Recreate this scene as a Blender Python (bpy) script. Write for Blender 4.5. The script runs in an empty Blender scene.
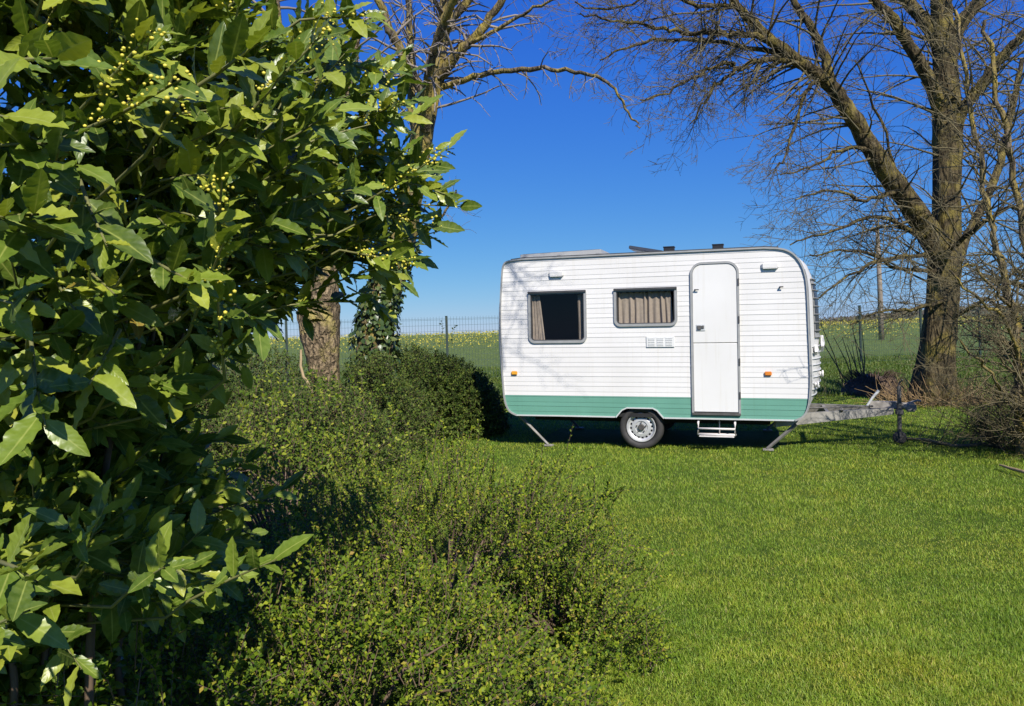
import bpy, bmesh, math
import numpy as np
from mathutils import Matrix, Vector
rng = np.random.default_rng(11)
PI = math.pi
S = bpy.context.scene
COL = S.collection

# ------------------------------------------------------------------ camera model
F, ROLL, CY, EYE = 760.0, 0.03, 331.0, 1.6
def at(px, py, Y):
    """world point on the ray of a photo position at distance Y"""
    u, v = px-512.0, CY-py
    U = u*math.cos(ROLL)+v*math.sin(ROLL); Vv = -u*math.sin(ROLL)+v*math.cos(ROLL)
    return np.array([U/F*Y, Y, EYE+Vv/F*Y])

# ------------------------------------------------------------------ mesh helpers
def link(name, me, mats, parent=None, smooth=False):
    o = bpy.data.objects.new(name, me); COL.objects.link(o)
    if not isinstance(mats, (list, tuple)): mats = [mats]
    for m in mats: me.materials.append(m)
    if smooth:
        me.polygons.foreach_set('use_smooth', np.ones(len(me.polygons), bool))
    if parent is not None: o.parent = parent
    return o
def np_mesh(name, verts, faces, uv=None, mat_idx=None):
    """verts (n,3), faces (m,k) with constant k"""
    me = bpy.data.meshes.new(name)
    verts = np.ascontiguousarray(verts, np.float32); faces = np.ascontiguousarray(faces, np.int32)
    m, k = faces.shape
    me.vertices.add(len(verts)); me.vertices.foreach_set('co', verts.ravel())
    me.loops.add(m*k); me.loops.foreach_set('vertex_index', faces.ravel())
    me.polygons.add(m)
    me.polygons.foreach_set('loop_start', np.arange(0, m*k, k, dtype=np.int32))
    if uv is not None:
        l = me.uv_layers.new(name='UVMap')
        l.data.foreach_set('uv', np.ascontiguousarray(uv[faces.ravel()], np.float32).ravel())
    if mat_idx is not None: me.polygons.foreach_set('material_index', np.ascontiguousarray(mat_idx, np.int32))
    me.update(calc_edges=True)
    return me
class MB:
    """collects faces of any size for one mesh"""
    def __init__(s): s.v = []; s.f = []; s.n = 0
    def add(s, v, f):
        s.v += [tuple(map(float, p)) for p in v]; s.f += [tuple(int(i)+s.n for i in q) for q in f]; s.n = len(s.v)
    def box(s, c, sz, R=None, bev=0.0):
        bm = bmesh.new(); bmesh.ops.create_cube(bm, size=1)
        for v in bm.verts: v.co = Vector((v.co.x*sz[0], v.co.y*sz[1], v.co.z*sz[2]))
        if bev: bmesh.ops.bevel(bm, geom=bm.edges[:], offset=bev, segments=2, affect='EDGES')
        M = Matrix(R) if R is not None else Matrix.Identity(3)
        bm.verts.index_update()
        s.add([tuple(M@v.co+Vector(c)) for v in bm.verts], [[v.index for v in f.verts] for f in bm.faces]); bm.free()
    def tube(s, pts, rad, n=8, caps=True):
        pts = np.asarray(pts, float); rad = np.broadcast_to(np.asarray(rad, float), (len(pts),))
        v, f = tube_arrays(pts, rad, n)
        s.add(v, f)
        if caps:
            b = s.n-len(v)
            s.f.append(tuple(b+i for i in range(n))[::-1]); e = b+(len(pts)-1)*n; s.f.append(tuple(e+i for i in range(n)))
    def lathe(s, prof, c, axis=1, n=32, closed=False):
        """prof: list of (radius, axial); revolved about the local axis"""
        k = len(prof); v = []
        for i in range(n):
            a = 2*PI*i/n
            for r, h in prof:
                p = [r*math.cos(a), h, r*math.sin(a)] if axis == 1 else [r*math.cos(a), r*math.sin(a), h]
                v.append((p[0]+c[0], p[1]+c[1], p[2]+c[2]))
        f = []
        for i in range(n):
            j = (i+1) % n
            for q in range(k-1 if not closed else k):
                w = (q+1) % k
                f.append((i*k+q, i*k+w, j*k+w, j*k+q))
        s.add(v, f)
    def build(s, name, mats, parent=None, smooth=False):
        me = bpy.data.meshes.new(name); me.from_pydata(s.v, [], s.f); me.update()
        return link(name, me, mats, parent, smooth)
def norm(a): return a/np.maximum(np.linalg.norm(a, axis=-1, keepdims=True), 1e-9)
def tube_arrays(pts, rad, n):
    t = np.gradient(pts, axis=0); t = norm(t)
    ref = np.array([0., 0., 1.]) if abs(t[0][2]) < .9 else np.array([1., 0., 0.])
    a = norm(np.cross(t, ref)); b = np.cross(t, a)
    ang = np.arange(n)*2*PI/n
    v = pts[:, None]+rad[:, None, None]*(np.cos(ang)[None, :, None]*a[:, None]+np.sin(ang)[None, :, None]*b[:, None])
    k = len(pts); i = np.arange(k-1)[:, None]*n; j = np.arange(n)[None]; j2 = (j+1) % n
    f = np.stack([i+j, i+j2, i+n+j2, i+n+j], -1).reshape(-1, 4)
    return v.reshape(-1, 3), f
class TB:
    """collects tubes as numpy arrays (quads only)"""
    def __init__(s): s.v = []; s.f = []; s.n = 0
    def tube(s, pts, rad, n):
        v, f = tube_arrays(np.asarray(pts, float), np.asarray(rad, float), n)
        s.v.append(v); s.f.append(f+s.n); s.n += len(v)
    def build(s, name, m, parent=None):
        return link(name, np_mesh(name, np.concatenate(s.v), np.concatenate(s.f)), m, parent, True)
def tag(o, label=None, cat=None, group=None, kind=None):
    if label: o['label'] = label
    if cat: o['category'] = cat
    if group: o['group'] = group
    if kind: o['kind'] = kind
    return o
def thing(name, label, cat, loc=(0, 0, 0), group=None):
    o = bpy.data.objects.new(name, None); COL.objects.link(o); o.location = loc; o.empty_display_size = .1
    return tag(o, label, cat, group)
def keep(o):
    """child of an Empty, but its mesh already holds world positions"""
    o.matrix_parent_inverse = Matrix.Translation(-o.parent.location); return o

# ------------------------------------------------------------------ materials
def new_mat(name):
    m = bpy.data.materials.new(name); m.use_nodes = True
    nt = m.node_tree; b = nt.nodes['Principled BSDF']
    return m, nt, b
def ramp(nt, src, stops):
    r = nt.nodes.new('ShaderNodeValToRGB'); nt.links.new(src, r.inputs[0])
    el = r.color_ramp.elements
    while len(el) < len(stops): el.new(.5)
    for e, (p, c) in zip(el, stops): e.position = p; e.color = (*c, 1)
    return r.outputs[0]
def coord(nt, scale=(1, 1, 1)):
    t = nt.nodes.new('ShaderNodeTexCoord'); mp = nt.nodes.new('ShaderNodeMapping'); mp.inputs['Scale'].default_value = scale
    nt.links.new(t.outputs['Object'], mp.inputs[0]); return mp.outputs[0]
def noise(nt, vec, scale, detail=4, rough=.55):
    n = nt.nodes.new('ShaderNodeTexNoise'); n.inputs['Scale'].default_value = scale; n.inputs['Detail'].default_value = detail
    n.inputs['Roughness'].default_value = rough
    if vec is not None: nt.links.new(vec, n.inputs['Vector'])
    return n.outputs['Fac']
def mixc(nt, fac, a, b, typ='MIX'):
    m = nt.nodes.new('ShaderNodeMix'); m.data_type = 'RGBA'; m.blend_type = typ
    for sock, val in ((m.inputs[0], fac), (m.inputs[6], a), (m.inputs[7], b)):
        if isinstance(val, (int, float)): sock.default_value = val
        elif isinstance(val, tuple): sock.default_value = (*val, 1)
        else: nt.links.new(val, sock)
    return m.outputs[2]
def bump(nt, b, src, strength, dist):
    n = nt.nodes.new('ShaderNodeBump'); n.inputs['Strength'].default_value = strength; n.inputs['Distance'].default_value = dist
    nt.links.new(src, n.inputs['Height']); nt.links.new(n.outputs[0], b.inputs['Normal'])
def plain(name, c, rough=.5, metal=0., var=.12, scale=6., bmp=0.):
    m, nt, b = new_mat(name); v = coord(nt)
    f = noise(nt, v, scale, 6)
    nt.links.new(ramp(nt, f, [(.25, tuple(x*(1-var) for x in c)), (.75, tuple(min(1, x*(1+var)) for x in c))]), b.inputs['Base Color'])
    b.inputs['Roughness'].default_value = rough; b.inputs['Metallic'].default_value = metal
    if bmp: bump(nt, b, noise(nt, v, scale*8, 4), .5, bmp)
    return m
def leaf_mat(name, stops, rough=.4, trans=.25, vein=False, spec=.5, tint=(1.25, 1.25, .6)):
    """leaf colour varies from leaf to leaf; thin leaves let light through"""
    m, nt, b = new_mat(name); out = nt.nodes['Material Output']
    g = nt.nodes.new('ShaderNodeNewGeometry'); c = ramp(nt, g.outputs['Random Per Island'], stops)
    if vein:
        uv = nt.nodes.new('ShaderNodeUVMap'); sp = nt.nodes.new('ShaderNodeSeparateXYZ'); nt.links.new(uv.outputs[0], sp.inputs[0])
        ab = nt.nodes.new('ShaderNodeMath'); ab.operation = 'ABSOLUTE'; nt.links.new(sp.outputs[0], ab.inputs[0])
        mid = ramp(nt, ab.outputs[0], [(.0, (1, 1, 1)), (.11, (0, 0, 0))])
        c = mixc(nt, mixc(nt, 1., mid, (.8, .8, .8), 'MULTIPLY'), c, (.36, .40, .10))
        wv = nt.nodes.new('ShaderNodeMath'); wv.operation = 'MULTIPLY_ADD'; nt.links.new(ab.outputs[0], wv.inputs[0]); wv.inputs[1].default_value = -.22; nt.links.new(sp.outputs[1], wv.inputs[2])
        sn = nt.nodes.new('ShaderNodeMath'); sn.operation = 'MULTIPLY'; nt.links.new(wv.outputs[0], sn.inputs[0]); sn.inputs[1].default_value = 50.
        si = nt.nodes.new('ShaderNodeMath'); si.operation = 'SINE'; nt.links.new(sn.outputs[0], si.inputs[0])
        vn = noise(nt, coord(nt), 60, 3)
        c = mixc(nt, .22, c, ramp(nt, vn, [(.3, (.01, .02, .005)), (.7, (.3, .34, .08))]))
        ad = nt.nodes.new('ShaderNodeMath'); ad.operation = 'MULTIPLY_ADD'; nt.links.new(si.outputs[0], ad.inputs[0]); ad.inputs[1].default_value = .22; nt.links.new(vn, ad.inputs[2])
        bump(nt, b, ad.outputs[0], .3, .0011)
    nt.links.new(c, b.inputs['Base Color']); b.inputs['Roughness'].default_value = rough; b.inputs['Specular IOR Level'].default_value = spec
    if trans:
        tr = nt.nodes.new('ShaderNodeBsdfTranslucent'); nt.links.new(mixc(nt, 1., c, tint, 'MULTIPLY'), tr.inputs[0])
        mx = nt.nodes.new('ShaderNodeMixShader'); mx.inputs[0].default_value = trans
        nt.links.new(b.outputs[0], mx.inputs[1]); nt.links.new(tr.outputs[0], mx.inputs[2]); nt.links.new(mx.outputs[0], out.inputs[0])
    return m
def bark_mat(name, dark, light, lichen, amount=.5, scale=1., bd=.03, zs=1.3):
    m, nt, b = new_mat(name); v = coord(nt, (6*scale, 6*scale, zs*scale))
    vo = nt.nodes.new('ShaderNodeTexVoronoi'); vo.feature = 'DISTANCE_TO_EDGE'; vo.inputs['Scale'].default_value = 2.2
    wn = nt.nodes.new('ShaderNodeTexNoise'); wn.inputs['Scale'].default_value = 3; nt.links.new(v, wn.inputs['Vector'])
    wr = mixc(nt, .35, v, wn.outputs['Color']); nt.links.new(wr, vo.inputs['Vector'])
    fi = noise(nt, v, 5, 8, .65)
    c = ramp(nt, fi, [(.3, dark), (.7, light)])
    ri = ramp(nt, vo.outputs[0], [(.0, (.25, .25, .25)), (.25, (1, 1, 1))])
    c = mixc(nt, .8, c, ri, 'MULTIPLY')
    ln = noise(nt, coord(nt), 2.3*scale, 7, .7)
    lf = ramp(nt, ln, [(.62-.25*amount, (0, 0, 0)), (.72-.2*amount, (1, 1, 1))])
    c = mixc(nt, mixc(nt, 1., lf, (.7, .7, .7), 'MULTIPLY'), c, lichen)
    nt.links.new(c, b.inputs['Base Color']); b.inputs['Roughness'].default_value = .9; b.inputs['Specular IOR Level'].default_value = .2
    ad = nt.nodes.new('ShaderNodeMath'); ad.operation = 'ADD'; nt.links.new(ri, ad.inputs[0]); nt.links.new(fi, ad.inputs[1])
    bump(nt, b, ad.outputs[0], .9, bd)
    return m

M = {}
M['white'] = plain('white_panel', (.685, .67, .65), .38, 0, .02, 2.5)
M['door'] = plain('white_door', (.70, .69, .67), .35, 0, .015, 2.)
M['green'] = plain('green_panel', (.12, .295, .22), .35, 0, .06, 3.)
M['alu'] = plain('grey_trim', (.33, .33, .32), .45, .15, .12, 12.)
M['palealu'] = plain('pale_trim', (.62, .63, .62), .4, .2, .08, 10.)
M['dark'] = plain('dark_underbody', (.012, .012, .013), .8, 0, .3, 6.)
M['rail'] = plain('dark_rail', (.05, .05, .052), .5, 0, .2, 8.)
M['inside'] = plain('interior_shade_dark', (.012, .011, .011), .8, 0, .3, 4.)
M['curtain'] = plain('beige_curtain', (.36, .305, .255), .9, 0, .12, 30.)
M['tyre'] = plain('tyre_rubber', (.035, .033, .032), .75, 0, .35, 14., .003)
M['rim'] = plain('silver_rim', (.55, .55, .55), .4, .35, .1, 14.)
M['hub'] = plain('dark_hub', (.08, .075, .07), .6, .2, .3, 20.)
M['galv'] = plain('galvanised_steel', (.29, .275, .25), .65, .25, .28, 9., .002)
M['weathered'] = plain('weathered_coupling', (.27, .25, .225), .8, 0, .5, 12., .004)
M['steel'] = plain('worn_steel', (.10, .095, .09), .6, .3, .3, 14.)
M['steady'] = plain('dull_steady', (.20, .19, .175), .7, .2, .3, 12.)
M['step'] = plain('painted_step', (.62, .58, .55), .5, 0, .1, 8.)
M['orange'] = plain('orange_lens', (.62, .20, .03), .25, 0, .08, 20.)
M['amber'] = plain('amber_lens', (.70, .33, .03), .25, 0, .08, 20.)
M['vent'] = plain('pale_grille', (.66, .66, .645), .5, 0, .04, 10.)
M['panelframe'] = plain('panel_frame', (.40, .40, .385), .5, .3, .08, 8.)
M['solar'] = plain('solar_cells', (.012, .016, .035), .15, 0, .2, 5.)
M['hatch'] = plain('smoked_hatch', (.045, .05, .065), .25, 0, .2, 6.)
M['black'] = plain('black_plastic', (.012, .012, .014), .45, 0, .3, 10.)
M['post'] = plain('dark_green_post', (.02, .035, .028), .5, 0, .25, 8.)
M['wire'] = plain('green_wire', (.05, .085, .075), .5, .1, .2, 8.)
M['polewood'] = plain('pole_wood', (.23, .19, .15), .85, 0, .35, 3., .01)
M['bark_grey'] = bark_mat('pollard_bark', (.10, .07, .04), (.42, .315, .185), (.40, .33, .09), .45, 1.3, .04, 3.2)
M['bark_lichen'] = bark_mat('lichened_bark', (.075, .06, .042), (.25, .20, .14), (.34, .26, .05), .75, 1.2)
M['bark_dark'] = bark_mat('dark_bark', (.032, .024, .013), (.175, .135, .07), (.23, .185, .045), .53, 1.0, .05)
M['twig_grey'] = plain('grey_twig', (.21, .175, .14), .8, 0, .4, 3.)
M['twig_brown'] = plain('brown_twig', (.105, .088, .045), .8, 0, .45, 2.)
M['twig_bush'] = plain('bush_twig', (.115, .095, .045), .85, 0, .5, 4.)
M['stem'] = plain('green_stem', (.17, .17, .06), .6, 0, .3, 14.)
M['woody'] = plain('woody_stem', (.12, .08, .05), .8, 0, .35, 14.)
M['drygrass'] = plain('dry_stalk', (.24, .16, .075), .9, 0, .45, 6.)
M['stumpmat'] = plain('dark_matted_stalks', (.085, .055, .032), .9, 0, .5, 7., .01)
M['pale_stick'] = plain('pale_stick', (.30, .22, .11), .8, 0, .25, 9.)

def weather(m, k=.10):
    nt = m.node_tree; b = nt.nodes['Principled BSDF']; src = b.inputs['Base Color'].links[0].from_socket
    st = noise(nt, coord(nt, (14, 3, .7)), 1.6, 6, .62); bl = noise(nt, coord(nt), 1.1, 4)
    dirt = ramp(nt, st, [(.54, (1, 1, 1)), (.78, (.93, .915, .88))]); d2 = ramp(nt, bl, [(.35, (.955, .95, .94)), (.6, (1, 1, 1))])
    nt.links.new(mixc(nt, 1., mixc(nt, 1., src, dirt, 'MULTIPLY'), d2, 'MULTIPLY'), b.inputs['Base Color'])
    r = ramp(nt, bl, [(.3, (.3, .3, .3)), (.7, (.55, .55, .55))]); nt.links.new(r, b.inputs['Roughness'])
for k_ in ('white', 'door', 'green'): weather(M[k_])
def glass_mat():
    m, nt, b = new_mat('tinted_pane'); out = nt.nodes['Material Output']
    tr = nt.nodes.new('ShaderNodeBsdfTransparent'); tr.inputs[0].default_value = (.86, .85, .83, 1)
    gl = nt.nodes.new('ShaderNodeBsdfGlossy'); gl.inputs['Roughness'].default_value = .04
    mx = nt.nodes.new('ShaderNodeMixShader'); mx.inputs[0].default_value = .025
    nt.links.new(tr.outputs[0], mx.inputs[1]); nt.links.new(gl.outputs[0], mx.inputs[2]); nt.links.new(mx.outputs[0], out.inputs[0])
    return m
M['glass'] = glass_mat()

# ------------------------------------------------------------------ sky, sun, camera
SUN_EL, SUN_AZ = math.radians(42), math.radians(19)      # sun behind the viewer, a touch to the right
w = bpy.data.worlds.new('World'); S.world = w; w.use_nodes = True
nt = w.node_tree; bg = nt.nodes['Background']
sky = nt.nodes.new('ShaderNodeTexSky'); sky.sky_type = 'NISHITA'; sky.sun_disc = False
sky.sun_elevation = SUN_EL; sky.altitude = 100; sky.air_density = 1.0; sky.dust_density = .0; sky.ozone_density = 3.0
# sun stands towards -Y (azimuth 180 deg from +Y), slightly towards +X
sky.sun_rotation = math.radians(180)-SUN_AZ
sx = nt.nodes.new('ShaderNodeSeparateColor'); cx = nt.nodes.new('ShaderNodeCombineColor'); nt.links.new(sky.outputs[0], sx.inputs[0])
for ch, (gain, gam) in enumerate(((.165, 1.32), (.60, .93), (4.25, .25))):      # clear-air colour of the photograph's sky
    p1_ = nt.nodes.new('ShaderNodeMath'); p1_.operation = 'POWER'; nt.links.new(sx.outputs[ch], p1_.inputs[0]); p1_.inputs[1].default_value = gam
    p2_ = nt.nodes.new('ShaderNodeMath'); p2_.operation = 'MULTIPLY'; nt.links.new(p1_.outputs[0], p2_.inputs[0]); p2_.inputs[1].default_value = gain
    nt.links.new(p2_.outputs[0], cx.inputs[ch])
nt.links.new(cx.outputs[0], bg.inputs['Color']); bg.inputs['Strength'].default_value = .08
sd = bpy.data.lights.new('sun', 'SUN'); sd.energy = 5.0; sd.angle = math.radians(.5); sd.color = (1, .945, .85)
so = bpy.data.objects.new('sun', sd); COL.objects.link(so)
travel = Vector((-math.sin(SUN_AZ)*math.cos(SUN_EL), math.cos(SUN_AZ)*math.cos(SUN_EL), -math.sin(SUN_EL)))
so.rotation_euler = travel.to_track_quat('-Z', 'Y').to_euler(); so.location = (3, -8, 12)
cd = bpy.data.cameras.new('camera'); co = bpy.data.objects.new('camera', cd); COL.objects.link(co); S.camera = co
cd.sensor_width = 36; cd.lens = F/1024*36; cd.shift_y = -(353-CY)/1024; cd.clip_start = .05; cd.clip_end = 8000
co.matrix_world = Matrix.Translation((0, 0, EYE)) @ Matrix.Rotation(PI/2, 4, 'X') @ Matrix.Rotation(-ROLL, 4, 'Z')
vs = S.view_settings; vs.view_transform = 'Standard'; vs.look = 'None'; vs.exposure = 0.46; vs.gamma = 1
vs.use_curve_mapping = False
S.cycles.max_bounces = 6; S.cycles.diffuse_bounces = 3; S.cycles.transparent_max_bounces = 8; S.cycles.glossy_bounces = 2
S.cycles.use_denoising = True

# ------------------------------------------------------------------ ground
FA, FB = np.array([-2.2, 25.6]), np.array([13.1, 28.6])      # fence line
def fence_y(x): return FA[1]+(x-FA[0])*(FB[1]-FA[1])/(FB[0]-FA[0])
def ground_z(x, y):
    x = np.asarray(x, float); y = np.asarray(y, float)
    z = .012*np.sin(x*1.3+.4)*np.sin(y*.9)+.01*np.sin(x*.53+y*.71)
    near = np.clip((np.hypot(x-1.7, y-9.8)-3.6)/2., 0, 1)    # level under the caravan
    z = z*near
    t = np.clip((y-30)/75., 0, 1.); z = z+1.05*t*t*(3-2*t)
    z = z-np.clip((y-110)/300., 0, 1)*6.
    return z
ys = np.concatenate([np.linspace(-30, 1, 25), np.linspace(1.4, 32, 110), np.geomspace(32.5, 4000, 90)])
xs = np.concatenate([-np.geomspace(4000, 12.4, 45), np.linspace(-12, 18, 110), np.geomspace(18.5, 4000, 45)])
X, Y = np.meshgrid(xs, ys); Z = ground_z(X, Y)
V = np.stack([X, Y, Z], -1).reshape(-1, 3); nx, ny = len(xs), len(ys)
i, j = np.meshgrid(np.arange(ny-1), np.arange(nx-1), indexing='ij'); q = i*nx+j
FQ = np.stack([q, q+1, q+nx+1, q+nx], -1).reshape(-1, 4)
m, nt, b = new_mat('ground_soil_and_turf'); v = coord(nt)
n1 = noise(nt, v, .6, 5); n2 = noise(nt, v, 9, 6, .7); n3 = noise(nt, v, 70, 4, .7)
c1 = ramp(nt, n2, [(.3, (.045, .085, .012)), (.55, (.09, .15, .018)), (.8, (.16, .18, .035))])
c2 = ramp(nt, n1, [(.35, (.75, .8, .7)), (.65, (1.15, 1.1, 1.1))])
c = mixc(nt, 1., c1, c2, 'MULTIPLY'); c = mixc(nt, .35, c, ramp(nt, n3, [(.35, (.02, .03, .008)), (.65, (.13, .18, .03))]))
sp = nt.nodes.new('ShaderNodeSeparateXYZ'); nt.links.new(v, sp.inputs[0])
far = nt.nodes.new('ShaderNodeMapRange'); far.inputs[1].default_value = 32; far.inputs[2].default_value = 36; nt.links.new(sp.outputs[1], far.inputs[0])
c = mixc(nt, far.outputs[0], c, ramp(nt, n2, [(.3, (.07, .11, .03)), (.7, (.13, .17, .05))]))
nt.links.new(c, b.inputs['Base Color']); b.inputs['Roughness'].default_value = .95; b.inputs['Specular IOR Level'].default_value = .1
ad = nt.nodes.new('ShaderNodeMath'); ad.operation = 'ADD'; nt.links.new(n2, ad.inputs[0]); nt.links.new(n3, ad.inputs[1])
bump(nt, b, ad.outputs[0], .8, .04)
tag(link('ground', np_mesh('ground', V, FQ), m, None, True), kind='structure')

# far ridge to the right, with its wood
hx = np.linspace(150, 1400, 80); prof = 1.6+np.interp(hx, [150, 235, 300, 370, 420, 520, 1400], [-9, -1.5, 3.2, 5.0, 5.6, 6.6, 9.0])
rows = [(520, -12., 0), (600, 0, .93), (680, 0, .96), (1100, -14, 0)]
HV = np.concatenate([np.stack([hx, np.full_like(hx, y0), np.where(k > 0, prof*k-.4, zz)], -1) for y0, zz, k in rows])
n_ = len(hx); FQ = np.array([(r*n_+i, r*n_+i+1, (r+1)*n_+i+1, (r+1)*n_+i) for r in range(3) for i in range(n_-1)])
m_hill = plain('hill_grass', (.10, .11, .05), .95, 0, .3, .02)
tag(link('hills', np_mesh('hills', HV, FQ), m_hill, None, True), kind='structure')

# ------------------------------------------------------------------ leaves and sprays
def leaf_template(nseg, wid, wave=0., curl=.15, fold=.12, serr=0., pw=.9):
    vs_, uv, fs = [], [], []
    for i in range(nseg+1):
        t = i/nseg; hw = wid*max(0., math.sin(PI*t**pw))**.8 if 0 < t < 1 else .004
        hw *= 1+serr*(1 if i % 2 else -1)
        z0 = -curl*t*t
        for sgn in (-1, 0, 1):
            zz = z0+(fold*hw+wave*math.sin(i*1.9+sgn*1.3)*hw if sgn else 0)
            vs_.append((t, sgn*hw, zz)); uv.append((sgn, t))
    for i in range(nseg):
        for k in (0, 1):
            a = i*3+k; fs.append((a, a+1, a+4, a+3))
    return np.array(vs_), np.array(fs), np.array(uv, float)
def place_leaves(tmpl, P, A, N, size, widthf=None):
    tv, tf, tu = tmpl; A = norm(A); N = norm(N-np.sum(N*A, -1, keepdims=True)*A); B = np.cross(N, A)
    sz = np.asarray(size)[:, None, None]; wf = 1. if widthf is None else np.asarray(widthf)[:, None, None]
    v = P[:, None]+sz*(tv[None, :, :1]*A[:, None]+wf*tv[None, :, 1:2]*B[:, None]+tv[None, :, 2:]*N[:, None])
    n, k = len(P), len(tv)
    f = tf[None]+(np.arange(n)*k)[:, None, None]
    return v.reshape(-1, 3), f.reshape(-1, tf.shape[1]), np.tile(tu, (n, 1))
def join(parts):
    vs_, fs, us, off = [], [], [], 0
    for v, f, u in parts: vs_.append(v); fs.append(f+off); us.append(u); off += len(v)
    return np.concatenate(vs_), np.concatenate(fs), np.concatenate(us)
def perp(D):
    r = rng.normal(size=D.shape); r -= np.sum(r*D, -1, keepdims=True)*D; return norm(r)
UPSUN = np.array([0., -.55, .85])
def sprays(P, D, L, nl, ang, size, jit=.35, phyl=2.4, start=.1, droop=.15, opp=False):
    """leaves along n shoots: returns leaf base, axis, normal, size and the shoots' own paths"""
    n = len(P); D = norm(D); a = perp(D); bb = np.cross(D, a)
    k = np.arange(nl); t = start+(1-start)*((k//2*2 if opp else k)+.3)/nl
    bend = norm(perp(D)*.6+np.array([0, 0, -droop*2]))
    tt = t[None, :, None]; Lr = np.asarray(L)[:, None, None]
    pos = P[:, None]+Lr*(D[:, None]*tt+bend[:, None]*(droop*tt**2))
    base = rng.uniform(0, 6.28, n)[:, None]
    az = base+(k[None]//2*(PI/2)+k[None] % 2*PI if opp else k[None]*phyl)+rng.normal(0, .25, (n, nl))
    rad = a[:, None]*np.cos(az)[..., None]+bb[:, None]*np.sin(az)[..., None]
    an = ang*(1.15-.55*t[None, :, None])+rng.normal(0, .18, (n, nl, 1))
    ax = D[:, None]*np.cos(an)+rad*np.sin(an)+rng.normal(0, .12, (n, nl, 3))
    nr = UPSUN+D[:, None]*.2+rng.normal(0, jit, (n, nl, 3))
    sz = size*(1-.35*np.abs(t-.55)[None])*rng.uniform(.62, 1.18, (n, nl))
    path = np.stack([P[:, None]+Lr*(D[:, None]*q_+bend[:, None]*droop*q_**2) for q_ in (0., .5, 1.)], 1)[:, :, 0]
    return pos.reshape(-1, 3), ax.reshape(-1, 3), nr.reshape(-1, 3), sz.reshape(-1), path
def lump(P, s, seed):
    r = np.random.default_rng(seed); o = np.zeros(len(P))
    for k in range(7):
        d = norm(r.normal(size=3)); o += np.sin(P@d*s*r.uniform(.7, 2.2)+r.uniform(0, 6.28))
    return o/7**.5
def stems_mesh(name, paths, r0, m, parent, n=4):
    tb = TB()
    for p in paths: tb.tube(p, np.linspace(r0, r0*.45, len(p)), n)
    return tb.build(name, m, parent)
def ellipsoid_shell(n, c, r, zmin=0.02, depth=.4, seed=1, s=4., cut=-.9, amp=.12):
    d = norm(rng.normal(size=(n*2, 3))); d[:, 2] = np.abs(d[:, 2])
    lp = lump(d*np.asarray(r)+c, s, seed)
    rr = (1+amp*lp)*(1-depth*rng.uniform(0, 1, len(d))**1.7)
    P = np.asarray(c)+d*np.asarray(r)*rr[:, None]
    ok = (P[:, 2] > zmin) & (lp > cut)
    P, d = P[ok][:n], d[ok][:n]
    nrm = norm(d/np.asarray(r))
    return P, nrm
T_SMALL = leaf_template(2, .30, 0, .12, .25)
T_LAUREL = leaf_template(16, .185, .12, .20, .26, .035)
T_LAUREL2 = leaf_template(16, .175, .17, -.06, .38, .04)
T_IVY = leaf_template(3, .42, .1, .2, .2, 0, .6)

GREEN_YEL = [(0, (.042, .085, .008)), (.4, (.09, .145, .010)), (.75, (.17, .225, .015)), (.95, (.28, .31, .026)), (1, (.28, .19, .04))]
M['leaf_small'] = leaf_mat('small_shrub_leaf', GREEN_YEL, .5, .22, False, .14)
M['leaf_pale'] = leaf_mat('pale_shrub_leaf', [(0, (.045, .085, .008)), (.5, (.105, .155, .013)), (1, (.26, .28, .03))], .5, .16, False, .12)
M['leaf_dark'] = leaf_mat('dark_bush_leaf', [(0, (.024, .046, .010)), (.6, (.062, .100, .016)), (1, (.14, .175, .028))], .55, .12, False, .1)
M['leaf_laurel'] = leaf_mat('laurel_leaf', [(0, (.055, .10, .010)), (.42, (.105, .175, .016)), (.68, (.215, .285, .026)), (.985, (.36, .39, .04)), (1, (.28, .17, .03))], .36, .25, True, .5)
M['leaf_ivy'] = leaf_mat('ivy_leaf', [(0, (.03, .06, .015)), (.6, (.06, .095, .025)), (1, (.12, .14, .04))], .35, .12)
M['bud'] = plain('yellow_bud', (.60, .52, .06), .6, 0, .2, 60.)

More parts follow.
